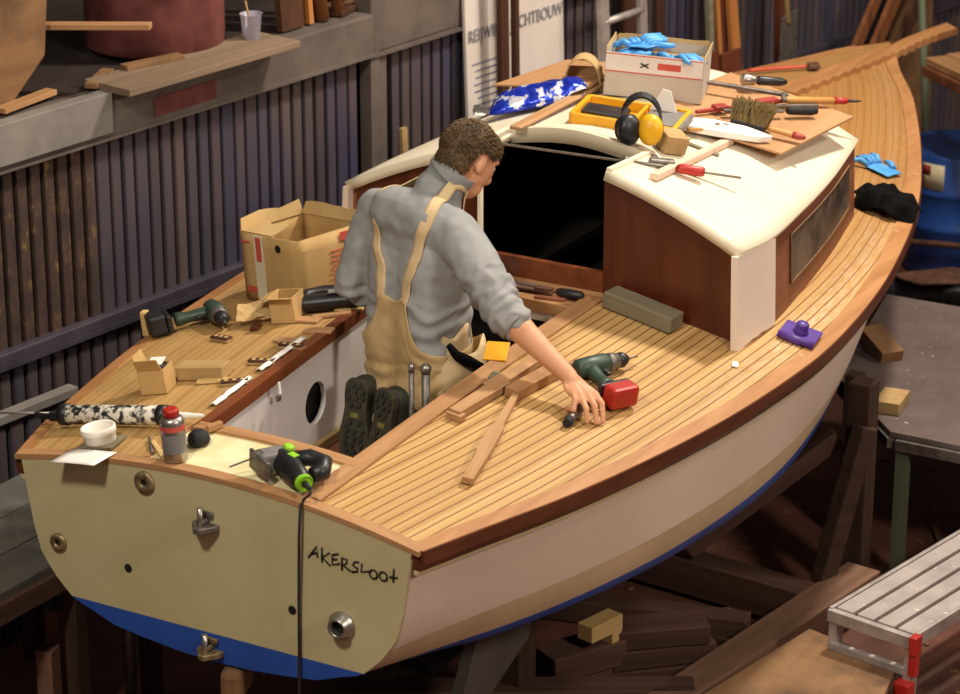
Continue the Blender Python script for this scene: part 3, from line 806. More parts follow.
# name board and poles before the wall
t = thing('sign_board', 'white boatyard sign board leaning on the wall', 'sign', tuple(wp(2.47, .13, .28)), WD)
m = MB(); m.bar((0, 0, 0), (.0, .07, 1.72), .69, .018, up=(0, 1, 0), bev=.003); m.build('board_panel', 'signw', t)
def text(name, s, size, loc, mat, parent, rot, ext=.0006, off=.0008):
    c = bpy.data.curves.new(name, 'FONT'); c.body = s; c.size = size; c.extrude = ext; c.align_x = 'CENTER'; c.align_y = 'CENTER'
    c.materials.append(MT[mat])
    c.shear = 0; c.offset = off; c.space_character = 1.02
    tmp = bpy.data.objects.new(name, c); COL.objects.link(tmp); dg = bpy.context.evaluated_depsgraph_get(); dg.update()
    me = bpy.data.meshes.new_from_object(tmp.evaluated_get(dg)); bpy.data.objects.remove(tmp); bpy.data.curves.remove(c)
    o = bpy.data.objects.new(name, me); COL.objects.link(o); o.parent = parent; o.location = loc; o.rotation_euler = rot; return o
ta = text('lettering', 'REIJWINE  JACHTBOUW', .066, (.0, .041, 1.345), 'greyink', t, (radians(90-2.3), 0, 0)); ta.scale = (.92, 1.15, 1)
m = MB()
for k in range(9):
    z = 1.22-k*.03
    m.box((-.225+.01*(k % 3), .06-.07*(1.72-z)/1.72*1-.0+.0, z), (.17-.02*(k % 2), .002, .008))
for v in m.bm.verts: v.co.y = .07*v.co.z/1.72-.0098
m.build('small_print', 'blueink', t)
for k, (s, lab) in enumerate([(2.25, 'dark upright pole before the sign, the left of two'), (2.335, 'dark upright pole before the sign, the right of two')]):
    m = MB(); m.bar((0, 0, 0), (.015, .06, 2.3), .055 if k == 0 else .028, .03, up=(0, 1, 0), bev=.004); o = m.build('upright_pole', 'lumber_dk'); o.location = wp(s, .22, 0); o.rotation_euler.z = WD; tag(o, lab, 'pole', 'dark poles before the sign')
m = MB(); m.bar((0, 0, 0), (0, .05, 1.3), .035, .02, up=(0, 1, 0)); o = m.build('short_batten', 'pine_old'); o.location = wp(1.78, .07, .0); o.rotation_euler.z = WD; tag(o, 'short pale batten standing against the ribbed wall above the cabin roof', 'batten')

# aluminium ladder
t = thing('ladder', 'grey aluminium ladder standing behind the white carton', 'ladder', tuple(wp(3.01, .36, 0)), WD)
for sx in (-.15, .15):
    m = MB(); m.bar((sx, 0, 0), (sx*.96, .14, 2.4), .062 if sx < 0 else .05, .028, up=(0, 1, 0), bev=.003); m.build('stile', 'alu', t)
for k in range(8):
    z = .2+k*.275
    m = MB(); m.cyl((-.15, .14*z/2.4, z), (.15, .14*z/2.4, z+.0), .017, None, 10); m.build('rung', 'alu', t)
# lumber leaning along the wall behind the foredeck
def lean(name, cat, lab, s, off, w, th, h, tilt, mat, grp='boards leaning on the far wall', z0=0, ds=0):
    m = MB(); m.bar((0, 0, 0), (ds, tilt, h), w, th, up=(0, 1, 0), bev=.003); o = m.build(name, mat); o.location = wp(s, off, z0); o.rotation_euler.z = WD; tag(o, lab, cat, grp)
lean('leaning_plank', 'plank', 'broad brown plank against the wall right of the ladder', 3.30, .17, .20, .02, 2.1, .06, 'lumber_dk')
lean('leaning_plank', 'plank', 'narrow brown plank right of the broad brown one', 3.50, .17, .07, .02, 2.1, .06, 'lumber_dk')
lean('cut_board', 'board', 'reddish cut board end beside the white carton, the left one', 3.745, .34, .15, .022, 1.25, .10, 'lumber_red', 'cut boards right of the carton')
lean('cut_board', 'board', 'reddish cut board end farther from the white carton', 3.93, .34, .16, .022, 1.22, .10, 'lumber_red', 'cut boards right of the carton')
lean('grey_pole', 'pole', 'slim grey pole between the two reddish cut boards', 3.84, .28, .035, .03, 1.9, .14, 'greywood')
lean('red_frame_post', 'post', 'red brown frame post left of the orange plank', 3.99, .20, .075, .04, 2.2, .1, 'lumber_red')
lean('orange_plank', 'plank', 'orange plank leaning behind the foredeck, the wider', 4.13, .28, .07, .025, 2.2, .16, 'lumber_or', ds=-.16)
lean('orange_plank', 'plank', 'thin orange lath behind the wider orange plank', 4.02, .24, .03, .02, 2.2, .14, 'lumber_or', ds=-.12)
lean('red_frame_post', 'post', 'red brown frame post right of the shovel', 4.42, .26, .055, .04, 2.2, .1, 'lumber_red')
lean('crossed_board', 'board', 'brown board leaning over beyond the bow, the left one', 3.80, .46, .07, .025, 1.9, .3, 'lumber', ds=2.2)
lean('crossed_board', 'board', 'brown board leaning over beyond the bow, the middle one', 3.93, .50, .09, .025, 1.9, .3, 'lumber', ds=2.2)
lean('crossed_board', 'board', 'dark board leaning over beyond the bow, the right one', 4.12, .54, .10, .025, 1.9, .3, 'lumber_dk', ds=2.2)
lean('pale_board', 'board', 'grey brown board against the wall right of the crossed boards', 5.75, .20, .45, .02, 1.7, .06, 'ply_old')
t = thing('wooden_crate', 'wooden crate standing by the wall under the shovel', 'crate', tuple(wp(4.31, .38, 0)), WD)
m = MB(); m.box((0, 0, .445), (.26, .20, .89), None, .006); m.build('crate_box', 'lumber_dk', t)
t = thing('shovel', 'shovel with a pale handle standing blade down by the wall', 'shovel', tuple(wp(4.31, .33, .90)), WD)
m = MB(); m.slab([(-.07, 0, .43), (.07, 0, .45), (.075, 0, .1), (.03, 0, 0), (-.03, 0, 0), (-.075, 0, .1)], (0, .012, 0)); m.build('blade', 'dsteel', t, bev=.003)
m = MB(); m.cyl((-.02, .0, .40), (-.05, .12, 1.4), .014, None, 10); m.build('shaft', 'pine', t)

# trestle rack of planks beyond the bow, drums, pole
t = thing('plank_rack', 'dark rack carrying teak planks beyond the bow', 'rack', (6.27, -.43, 0), radians(-38.5))
m = MB(); m.box((-.10, 0, 1.04), (.44, 1.2, .05), None, .005); m.build('rack_top', 'mahog_side', t)
for sx in (-.02, .09):
    for sy in (-.55, -.14): m = MB(); m.box((sx, sy, .507), (.05, .05, 1.014)); m.build('leg', 'beam_z', t)
for k, (y, L, z, lab) in enumerate([(-.24, 1.1, 0, 'teak plank on the rack beyond the bow, nearest'), (-.11, 1.15, 0, 'teak plank on the rack beyond the bow, middle'), (.03, 1.15, 0, 'teak plank on the rack beyond the bow, farthest')]):
    m = MB(); m.box((0, 0, .02), (.12, L, .035), None, .003); o = m.build('teak_plank', 'teak_y'); q = Matrix.Translation((6.27, -.43, 1.067)) @ Matrix.Rotation(radians(-38.5), 4, 'Z') @ Matrix.Translation((y, .05, 0)); o.matrix_world = q; tag(o, lab, 'plank', 'teak planks on the rack')
for k, (x, y, lab) in enumerate([(7.0, -.40, 'blue steel drum behind the bow, behind the plank rack'), (6.62, .10, 'blue steel drum behind the bow, with a hazard label')]):
    t = thing('steel_drum', lab, 'drum', (x, y, 0), k*1.3, 'blue drums behind the bow')
    m = MB(); m.lathe((0, 0, 0), (0, 0, 1), [(0, .25), (.012, .262), (.24, .26), (.252, .27), (.266, .26), (.42, .26), (.432, .27), (.446, .26), (.62, .262), (.63, .255), (.62, .24)], 40); m.build('shell', 'barrel_blue', t)
    if 'hazard' in lab:
        t.rotation_euler.z = 0
        L = MB(); q = []
        for a in range(6):
            an = radians(159+a*5.2); q.append((.2632*cos(an), .2632*sin(an)))
        L.grid([[(x_, y_, z_) for x_, y_ in q] for z_ in (.46, .59)]); lb = L.build('label', 'sulf', t, solid=.001)
        L = MB(); q = q[0:3]
        L.grid([[(x_*1.004, y_*1.004, z_) for x_, y_ in q] for z_ in (.53, .58)]); L.build('hazard_mark', 'hazard', lb, solid=.001)
m = MB(); m.cyl((6.78, .28, 0), (6.72, .41, 1.60), .022, .018, 10); o = m.build('green_pole', 'greenpole'); tag(o, 'thin green pole standing upright just past the bow', 'pole')
# black pipe and scrap on the floor
t = thing('black_pipe', 'thick black pipe lying on blocks behind the table', 'pipe', (5.85, -.3, .17), radians(-61))
m = MB(); m.cyl((-1.2, 0, 0), (1.2, 0, 0), .085, None, 24); m.build('pipe_wall', 'pipe', t)
m = MB(); m.cyl((-.18, 0, 0), (-.16, 0, 0), .09, None, 24); m.cyl((-.30, 0, 0), (-.285, 0, 0), .087, None, 24); m.build('band', 'blackr', t)
for k in (-1.0, 0.9): m = MB(); m.box((k, 0, -.125), (.1, .25, .09)); m.build('cradle_block', 'beam', t)
m = MB(); m.slab([(0, 0, 0), (.26, .05, .0), (.40, -.12, .04), (.28, -.26, .06), (.10, -.24, .05), (.02, -.1, .03)], (0, 0, .008)); m.jitter(.02, 6)
o = m.build('rusty_plate', 'rust'); o.location = (5.62, .02, .270); o.rotation_euler = (.1, -.05, -1.15); tag(o, 'bent rusty plate lying over the black pipe', 'plate')
m = MB(); m.slab([(0, 0, 0), (.25, .02, .05), (.3, -.2, .1), (.1, -.24, .02)], (0, 0, .008)); m.jitter(.02, 6)
o = m.build('rusty_plate', 'rust'); o.location = (6.3, -.0, .02); o.rotation_euler = (0, -.2, -.6); tag(o, 'bent rusty plate on the floor before the blue drums', 'plate')
m = MB(); m.cyl((5.9, .55, .30), (6.3, -1.3, .32), .016, None, 8); o = m.build('thin_tube', 'rust'); tag(o, 'thin rusty tube lying above the black pipe', 'tube')
m = MB(); m.box((5.4, -.5, .05), (.12, 2.4, .1), -.5); o = m.build('floor_timber', 'beam'); tag(o, 'long dark timber on the floor in front of the black pipe', 'timber')

# sheet-topped table at the right
t = thing('steel_table', 'low steel table with a spattered top beside the starboard bow', 'table', (3.05, -1.0, 0))
m = MB(); m.prism([(0, .03), (.42, .42), (1.42, .62), (1.45, -1.2), (0, -1.2)], .575, .60); m.build('table_top', 'table', t, bev=.004)
m = MB(); m.bar((0, .0, .555), (0, -1.2, .555), .04, .04); m.bar((0, .02, .555), (.42, .40, .555), .04, .04); m.build('frame', 'dsteel', t)
for x, y in ((.02, -.02), (.02, -1.15), (1.38, -1.15), (1.38, .5)):
    m = MB(); m.box((x, y, .277), (.045, .045, .553)); m.build('leg', 'greenpole', t)
for k, (x, y, z, rz, sx, sy, sz, lab, tl) in enumerate([(3.275, -.885, .600, .12, .16, .10, .05, 'pale wooden block lying on the table corner', 0), (3.80, -.62, .600, .9, .20, .10, .07, 'wooden wedge block on the table against the hull', .25)]):
    m = MB(); m.box((0, 0, sz/2), (sx, sy, sz), None, .004); o = m.build('wood_block', 'ply_old' if k else 'pine_old'); o.location = (x, y, z); o.rotation_euler = (0, -tl, rz); tag(o, lab, 'block')

# cradle under the boat
def timber(p0, p1, w, h, lab, mat='beam', name='cradle_timber', cat='timber', grp=None, up=(0, 0, 1)):
    L = (V(p1)-V(p0)).length; d, sd, u = frame(p0, p1, V(up))
    m = MB(); m.box((0, 0, 0), (L, w, h), None, .006); o = m.build(name, mat)
    o.matrix_world = Matrix.Translation((V(p0)+V(p1))/2) @ Matrix((d, sd, u)).transposed().to_4x4(); tag(o, lab, cat, grp); return o
def post(x, y, h, lab, w=.10, mat='beam_z'):
    m = MB(); m.box((0, 0, h/2), (w, w*.9, h), None, .006); o = m.build('cradle_post', mat); o.location = (x, y, 0); tag(o, lab, 'post', 'posts propping the hull'); return o
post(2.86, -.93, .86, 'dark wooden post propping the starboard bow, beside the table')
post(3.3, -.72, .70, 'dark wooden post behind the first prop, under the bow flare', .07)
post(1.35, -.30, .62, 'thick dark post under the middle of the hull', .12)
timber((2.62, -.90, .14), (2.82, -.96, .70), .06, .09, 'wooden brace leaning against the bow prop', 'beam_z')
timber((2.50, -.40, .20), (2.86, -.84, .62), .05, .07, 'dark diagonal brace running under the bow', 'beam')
timber((1.36, -.80, .085), (2.78, -1.0, .085), .14, .15, 'long timber in lit tone lying on the floor by the plywood sheet', 'beam_lit')
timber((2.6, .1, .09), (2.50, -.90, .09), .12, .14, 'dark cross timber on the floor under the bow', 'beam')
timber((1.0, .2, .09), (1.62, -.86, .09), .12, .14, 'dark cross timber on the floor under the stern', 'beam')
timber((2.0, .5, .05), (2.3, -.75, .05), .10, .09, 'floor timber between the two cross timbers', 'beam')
for k, (x, y, z, rz, L, lab) in enumerate([(1.86, -.60, .04, -.85, .40, 'lowest timber of the stacked blocks under the hull'), (1.87, -.60, .115, -.8, .38, 'middle timber of the stacked blocks under the hull'), (1.86, -.59, .19, -.88, .36, 'topmost timber of the stacked blocks under the hull'), (1.62, -.40, .05, -.4, .36, 'dark block on the floor left of the stacked blocks'), (1.63, -.41, .15, -.5, .3, 'dark block lying on another, left of the stacked blocks')]):
    m = MB(); m.box((0, 0, 0), (L, .14, .072 if k < 3 else .095), None, .006); o = m.build('stacked_timber', 'beam'); o.location = (x, y, z); o.rotation_euler.z = rz; tag(o, lab, 'timber', 'timbers stacked under the hull')
m = MB(); m.box((0, 0, .03), (.16, .07, .06), None, .003); m.box((.05, .0, -.02), (.05, .07, .05)); o = m.build('pine_offcut', 'pine'); o.location = (1.66, -.47, .235); o.rotation_euler.z = -.25; tag(o, 'fresh pine offcut lying on the blocks under the hull', 'offcut')
m = MB(); m.bar((2.28, -.48, .012), (2.22, -.84, .012), .05, .02); o = m.build('thin_lath', 'beam_lit'); tag(o, 'thin dark lath on the floor beyond the stacked blocks', 'lath')
m = MB(); m.bar((2.40, -.55, .012), (2.62, -.78, .012), .05, .02); o = m.build('thin_lath', 'teak'); tag(o, 'orange lath on the floor beneath the bow', 'lath')
for k, (x, y, rz, L, mt, lab) in enumerate([(3.50, -1.02, .5, .16, 'ply_old', 'short lath on the floor under the table, nearer the leg'), (3.75, -1.0, -1.2, .18, 'ply_old', 'short lath on the floor under the table, farther back'), (2.95, -1.05, -.5, .16, 'pine_old', 'short stick leaning at the foot of the bow prop'), (1.98, -.5, .3, .22, 'ply_old', 'pale chip on the floor behind the stacked blocks')]):
    m = MB(); m.box((0, 0, .008), (L, .022, .014)); o = m.build('floor_lath', mt); o.location = (x, y, 0); o.rotation_euler.z = rz; tag(o, lab, 'lath', 'short laths on the floor')
m = MB(); r2 = random.Random(9)
for k in range(260):
    x, y = r2.uniform(1.3, 6), r2.uniform(-2.4, .6)
    m.box((x, y, .004), (r2.uniform(.01, .05), r2.uniform(.006, .02), .008), r2.uniform(0, 3))
o = m.build('wood_chips', 'ply_old'); tag(o, 'wood chips and scraps scattered over the workshop floor', 'chips', None, 'stuff')

# plywood sheet on bearers and the aluminium work platform
t = thing('plywood_sheet', 'dirty plywood sheet lying beside the long floor timber', 'plywood', (0, 0, 0))
m = MB(); m.slab([(2.03, -1.10, .25), (1.93, -1.47, .25), (1.10, -1.62, .25), (1.10, -.93, .25)], (0, 0, -.03)); m.build('sheet', 'ply_old', t, bev=.003)
m = MB(); m.box((1.9, -1.25, .11), (.08, .34, .22)); m.box((1.3, -1.25, .11), (.08, .5, .22)); m.build('bearer', 'beam', t)
t = thing('work_platform', 'spattered aluminium work platform with red end caps', 'platform', (1.93, -1.21, 0), radians(-11))
PL, PW, PZ = 1.5, .345, .40
for k in range(4):
    m = MB(); m.box((PL/2+.02, -.05-k*.082, PZ-.008), (PL, .066, .016), None, .003); m.build('tread', 'alutread', t)
for sy in (-.006, -PW+.006):
    m = MB(); m.box((PL/2, sy, PZ-.022), (PL, .016, .05), None, .003); m.build('side_rail', 'alu', t)
m = MB(); m.box((.0, -PW/2, PZ-.025), (.026, PW, .045), None, .003); m.build('end_rail', 'alu', t)
m = MB(); m.box((-.005, -PW/2+.01, PZ-.135), (.022, PW-.04, .03), None, .003); m.build('rung', 'alu', t)
for sy in (-.02, -PW+.02):
    for sx in (0.0, PL-.06):
        m = MB(); m.bar((sx+.0, sy, 0), (sx+.02, sy, PZ-.04), .03, .045, up=(1, 0, 0)); m.build('leg', 'alu', t)
m = MB(); m.box((.0, -PW-.002, PZ-.03), (.045, .03, .07), None, .006); m.box((-.0, -PW-.0, PZ-.10), (.028, .03, .09), None, .004); m.build('end_cap', 'red', t)
m = MB(); m.box((-.02, -PW+.02, PZ-.20), (.05, .06, .07), None, .008); m.build('foot_cap', 'red', t)
# ------------------------------------------------------------------ tools and boxes on the decks
def drill(t, batt, body='green_tool', hl=.115, tilt=0):
    """lies on its side: barrel along +x, grip towards -y"""
    zc = .034
    m = MB(); m.lathe((-.085, 0, zc), (1, 0, 0), [(0, .02), (.008, .031), (.06, .034), (.115, .034), (.125, .029)], 20); m.build('motor_housing', body, t)
    m = MB(); m.lathe((.040, 0, zc), (1, 0, 0), [(0, .030), (.018, .031), (.022, .027), (.04, .026)], 20); m.build('clutch_ring', 'dsteel', t)
    m = MB(); m.lathe((.080, 0, zc), (1, 0, 0), [(0, .025), (.022, .026), (.036, .018), (.044, .012)], 16); c = m.build('chuck', 'blackp', t)
    m = MB(); m.cyl((.12, 0, zc), (.165, 0, zc), .003, None, 8); m.build('drill_bit', 'dsteel', c)
    m = MB(); g = []
    for k in range(7):
        q = k/6; y = -.02-q*hl; w = lerp(.024, .019, min(q*2, 1)) if q < .7 else lerp(.019, .03, (q-.7)/.3)
        x = -.035-.02*q
        g.append(m.ring((x, y, zc-.002), V((1, 0, 0)), V((0, 0, 1)), w*1.15, 14, 0, min(w, .024)))
    m.skinrings(g); m.build('grip', body, t)
    m = MB(); m.box((.0, -.055, zc), (.018, .03, .014), None, .004); m.build('trigger', 'blackp', t)
    m = MB(); m.box((-.055, -.045-hl, zc), (.115, .018, .064), None, .006); m.build('battery_foot', 'blackp', t)
    m = MB(); m.box((-.055, -.085-hl, zc+.004), (.105, .062, .072), None, .012); m.build('battery', batt, t)
t = on_deck('cordless_drill', 'green cordless drill with black battery lying on the port side deck', 'drill', 1.165, .755, radians(-133)); drill(t, 'blackp')
t = on_deck('cordless_drill', 'green cordless drill with red battery lying by the man\'s hand', 'drill', 1.285, -.628, radians(-25.5)); drill(t, 'red')

def slabthing(fn, name, lab, cat, x, y, rz, size, mat, grp=None, bev=.003, lift=.002, tilt=None):
    m = MB(); m.box((0, 0, size[2]/2), size, None, bev)
    o = m.build(name, mat); mm = surf_mat(fn, x, y, rz, lift)
    if tilt: mm = mm @ tilt
    o.matrix_world = mm; return tag(o, lab, cat, grp)
o = slabthing(dz, 'wood_offcut', 'pale wood offcut standing upright on the port deck edge', 'offcut', 1.07, .985, .3, (.035, .022, .085), 'pine')
# hardened wood blocks
slabthing(dz, 'wood_block', 'flat wooden block lying beside the small carton on the port deck', 'block', .655, .455, radians(-80), (.165, .07, .045), 'pine_old')
slabthing(dz, 'grey_block', 'heavy weathered grey wood block lying against the cabin bulkhead', 'block', 1.775, -.548, radians(-97), (.275, .085, .06), 'greywood', bev=.008)
# small carton with flap, left
def carton(t, sx, sy, sz, mat='card', wall=.003, name='box_body', floor_z=.004, inner=None):
    m = MB()
    m.box((0, 0, floor_z/2), (sx, sy, floor_z))
    for c, s in (((0, -sy/2, sz/2), (sx, wall, sz)), ((0, sy/2, sz/2), (sx, wall, sz)), ((-sx/2, 0, sz/2), (wall, sy-wall, sz)), ((sx/2, 0, sz/2), (wall, sy-wall, sz))): m.box(c, s)
    return m.build(name, mat, t)
def flap(t, p0, p1, length, ang, outdir, mat='card', name='flap', jag=0, th=.003):
    """flap hinged on p0-p1; ang up from horizontal, outdir horizontal unit"""
    p0, p1 = V(p0), V(p1); d = V(outdir)*cos(ang)+V((0, 0, 1))*sin(ang); n = (p1-p0).cross(d).normalized()
    m = MB(); k = 6; top = []
    for i in range(k+1):
        q = i/k; jl = length*(1-jag*abs(noise.noise(V((q*4, length*9, ang*3)))))
        top.append(p0.lerp(p1, lerp(.03, .97, q))+d*jl)
    m.slab([p0, p1]+top[::-1], n*th); return m.build(name, mat, t)
t = on_deck('small_carton', 'small open cardboard carton with red print on the port deck near the stern', 'carton', .53, .545, radians(15))
carton(t, .085, .085, .08)
flap(t, (-.042, .042, .08), (-.042, -.042, .08), .05, radians(60), (-1, 0, 0))
flap(t, (-.042, .042, .08), (.042, .042, .08), .05, radians(75), (0, 1, 0))
m = MB(); m.box((.0435, .01, .045), (.0008, .05, .012)); m.box((.0435, -.02, .02), (.0008, .025, .01)); m.build('red_print', 'redink', t)
t2 = on_deck('tin_lid', 'small dark tin standing inside the small carton', 'tin', .535, .54, 0, .008)
m = MB(); m.lathe((0, 0, 0), (0, 0, 1), [(0, .027), (.075, .028), (.078, .026)], 20); m.build('tin_body', 'blackp', t2)
m = MB(); m.bar((-.015, 0, .082), (.03, .01, .092), .052, .002, bev=.0); m.build('lid', 'paper', t2)
# sealant gun
t = on_deck('sealant_gun', 'speckled sealant gun with a long rod lying across the after port deck', 'caulking gun', .225, .49, radians(-84))
spk = NT('smeared sealant tube'); spk.b.inputs['Roughness'].default_value = .4
spk.col(spk.ramp(spk.noise(spk.coord(), 38, 4, .6), [(.46, '#e2dccb'), (.56, '#26282a')])); MT['smeared'] = spk.m
m = MB(); m.lathe((-.17, 0, .036), (1, 0, 0), [(0, .028), (.004, .031), (.33, .031), (.336, .028)], 24); m.build('barrel', 'smeared', t)
m = MB(); m.lathe((-.195, 0, .036), (1, 0, 0), [(0, .02), (.004, .034), (.03, .035), (.034, .03)], 20); m.box((-.21, 0, .03), (.05, .022, .03), None, .004); m.build('rear_cap', 'blackp', t)
m = MB(); m.bar((-.215, .0, .026), (-.29, .0, .036), .016, .02, bev=.003); m.bar((-.20, .02, .02), (-.28, .05, .014), .014, .014, bev=.003); m.build('trigger', 'blackp', t)
m = MB(); m.cyl((-.21, 0, .040), (-.46, 0, .040), .004, None, 8); m.build('plunger_rod', 'alu', t)
m = MB(); m.lathe((.166, 0, .036), (1, 0, 0), [(0, .033), (.025, .033), (.03, .02)], 20); m.build('front_cap', 'blackp', t)
m = MB(); m.lathe((.195, 0, .036), (1, 0, 0), [(0, .016), (.02, .013), (.12, .006), (.125, .004)], 14); m.build('nozzle', 'white', t)
# white ring and paper on the transom edge
t = on_deck('plastic_tub', 'white plastic ring tub standing on a grey pad by the transom', 'tub', .085, .443, 0, .004)
m = MB(); m.box((.0, -.005, .004), (.10, .12, .008), .15, .001); m.build('pad', 'greywood', t)
m = MB(); m.lathe((0, 0, .008), (0, 0, 1), [(0, .048), (.004, .05), (.025, .05), (.03, .055), (.046, .055), (.05, .052), (.046, .046), (.03, .045), (.012, .044)], 32, cap=True); m.build('tub_ring', 'white', t)
m = MB(); P = []
for i in range(5):
    x = lerp(.02, -.095, i/4); P.append([V((x, y, max(dz(0, y), 0)+.012+(0 if x > -.015 else -.0*(x)))) for y in [lerp(.335, .50, k/6) for k in range(7)]])
m.grid(P); o = m.build('paper_sheet', 'paper', None, solid=.0015); tag(o, 'white sheet of paper hanging out over the transom edge', 'paper')
# can with a red cap
t = on_deck('spray_can', 'grey metal can with a red cap standing at the transom', 'can', .040, .132, .5, .006)
m = MB(); m.lathe((0, 0, 0), (0, 0, 1), [(0, .034), (.003, .0365), (.125, .0365), (.135, .033), (.14, .025)], 28); m.build('can_body', 'steel', t)
m = MB(); m.lathe((0, 0, .1), (0, 0, 1), [(0, .0368), (.016, .0368)], 28, cap=False); m.build('red_band', 'redink', t)
m = MB(); m.lathe((0, 0, .03), (0, 0, 1), [(0, .0367), (.06, .0367)], 28, cap=False); m.build('label', 'grey', t)
m = MB(); m.lathe((0, 0, .138), (0, 0, 1), [(0, .024), (.022, .024), (.027, .02)], 24); m.build('cap', 'red', t)
t = on_deck('rubber_puck', 'round black cap lying behind the red capped can', 'stopper', .165, .135, .3, .008)
m = MB(); m.lathe((0, 0, 0), (0, 0, 1), [(0, .032), (.012, .036), (.03, .03), (.04, .018), (.042, .0)], 24); m.build('cap_body', 'blackr', t)
# pencil and knife by the transom cap
m = MB(); m.cyl((-.06, 0, .005), (.07, 0, .005), .0045, None, 6); o = m.build('pencil', 'dsteel'); o.matrix_world = surf_mat(dz, .095, .263, radians(40), .004); tag(o, 'thin grey marking tool lying by the red capped can', 'marker')
m = MB(); m.box((0, 0, .006), (.13, .016, .012), None, .003); o = m.build('yellow_stick', 'pine'); o.matrix_world = surf_mat(dz, .075, .222, radians(48), .005); tag(o, 'pale wooden stick lying beside the marking tool', 'stick')
m = MB(); m.box((0, 0, .01), (.055, .02, .02), None, .003); o = m.build('corner_offcut', 'teak'); o.matrix_world = surf_mat(dz, .262, .145, radians(-20), .012); tag(o, 'tiny wood offcut on the after cockpit trim', 'offcut')
# jigsaw
t = on_deck('jigsaw', 'black and lime green jigsaw lying on the cream after deck panel', 'jigsaw', .095, -.225, radians(-123))
# local: body along +x (towards the cord), base plate at -x standing on edge
m = MB(); g = []
for x, w, h in ((-.045, .030, .034), (-.02, .036, .04), (.03, .036, .042), (.08, .032, .038), (.115, .026, .030), (.125, .02, .024)):
    g.append(m.ring((x, 0, .042), V((0, 1, 0)), V((0, 0, 1)), w, 16, 0, h))
m.skinrings(g); m.build('motor_body', 'blackp', t)
m = MB(); m.tube([(-.02, .03, .045), (-.005, .075, .05), (.045, .10, .048), (.085, .075, .045), (.09, .04, .043)], [.024, .026, .028, .028, .022], 12); m.build('handle', 'blackp', t)
m = MB(); m.box((-.02, -.078, .048), (.115, .012, .062), .06, .003); m.box((-.05, -.066, .05), (.03, .02, .05)); b = m.build('base_plate', 'dsteel', t)
m = MB(); m.box((-.045, -.028, .045), (.06, .085, .06), None, .008); m.build('gear_head', 'grey', t)
m = MB(); m.bar((-.065, -.08, .05), (-.075, -.15, .03), .008, .0015); m.build('blade', 'steel', t)
m = MB(); m.lathe((-.048, .025, .06), (.1, .2, 1), [(0, .017), (.018, .017), (.022, .012)], 16); m.build('speed_dial', 'lime', t)
m = MB(); m.lathe((.118, 0, .042), (1, 0, 0), [(0, .024), (.014, .024)], 18, cap=False); m.lathe((.115, 0, .042), (1, 0, 0), [(0, .027), (.012, .027)], 18); m.build('tail_ring', 'lime', t)
m = MB(); m.box((.02, .012, .083), (.03, .022, .004), .3, .001); m.build('badge', 'lime', t)
m = MB(); m.lathe((.13, 0, .042), (1, 0, 0), [(0, .011), (.04, .006)], 10); m.build('cord_sleeve', 'blackr', t)
mw = t.matrix_world if False else surf_mat(dz, .095, -.225, radians(-123), .003)
p0 = mw @ V((.17, 0, .042))
m = MB(); m.tube([p0, p0+V((-.02, -.012, -.004)), V((-.006, -.352, 1.362)), V((-.028, -.352, 1.345)), V((-.032, -.348, 1.25)), V((-.026, -.338, 1.05)), V((-.024, -.334, .9)), V((-.03, -.33, .6)), V((-.05, -.3, .2)), V((-.3, -.2, .01)), V((-.9, .2, .01))], .0045, 8)
o = m.build('cord', 'blackr', t); o.matrix_parent_inverse = mw.inverted()
# hinge plates and shims on the port deck
def hinge():
    m = MB(); m.box((0, 0, .004), (.085, .028, .006), None, .001); return m
def hinge_thing(x, y, rz, lab, base):
    t = on_deck('hinge_plate', lab, 'hinge', x, y, rz, .002, 'brass plates on the port deck')
    m = MB(); m.box((0, 0, .003), (.09, .034, .006)); m.build('backing', 'pine_old', t)
    m = MB(); m.box((0, 0, .010), (.088, .026, .008), None, .001)
    for k in (-.024, 0.004, .026): pass
    p = m.build('plate', base, t)
    for k in (-.026, 0.0, .026):
        m = MB(); m.lathe((k, 0, .0141), (0, 0, 1), [(0, .0075), (.0006, .0075)], 12); m.build('screw_hole', 'pine', p)
    return t
hinge_thing(.985, .615, radians(-105), 'brown slotted plate lying in front of the black battery drill', 'rust')
hinge_thing(.805, .335, radians(-78), 'brown slotted plate on the port deck, second from the man', 'rust')
hinge_thing(.625, .318, radians(-60), 'brown slotted plate nearest the transom on the port deck', 'rust')
hinge_thing(.955, .318, radians(-88), 'brown slotted plate on the port deck, nearest the man', 'rust')
for x, y, rz, L, lab in ((1.20, .41, -1.5, .085, 'thin wooden shim by the small open box, the farther'), (1.115, .315, -1.35, .10, 'thin wooden shim lying near the coaming, the middle one'), (1.00, .365, -1.75, .09, 'thin wooden shim lying over a slotted plate')):
    slabthing(dz, 'wood_shim', lab, 'shim', x, y, rz, (L, .045, .008), 'teak_pink', 'thin shims on the port deck', .001)
for k, (x, y, rz, L, lab) in enumerate([(1.26, .355, -1.0, .13, 'long chip of wood lying by the coaming near the man'), (1.33, .33, -1.3, .10, 'short chip of wood by the coaming, nearest the man'), (.62, .40, -1.2, .1, 'sliver of wood in front of the flat block')]):
    slabthing(dz, 'wood_chip', lab, 'chip', x, y, rz, (L, .028, .009), 'pine' if k else 'ply', 'wood chips on the port deck', .001)
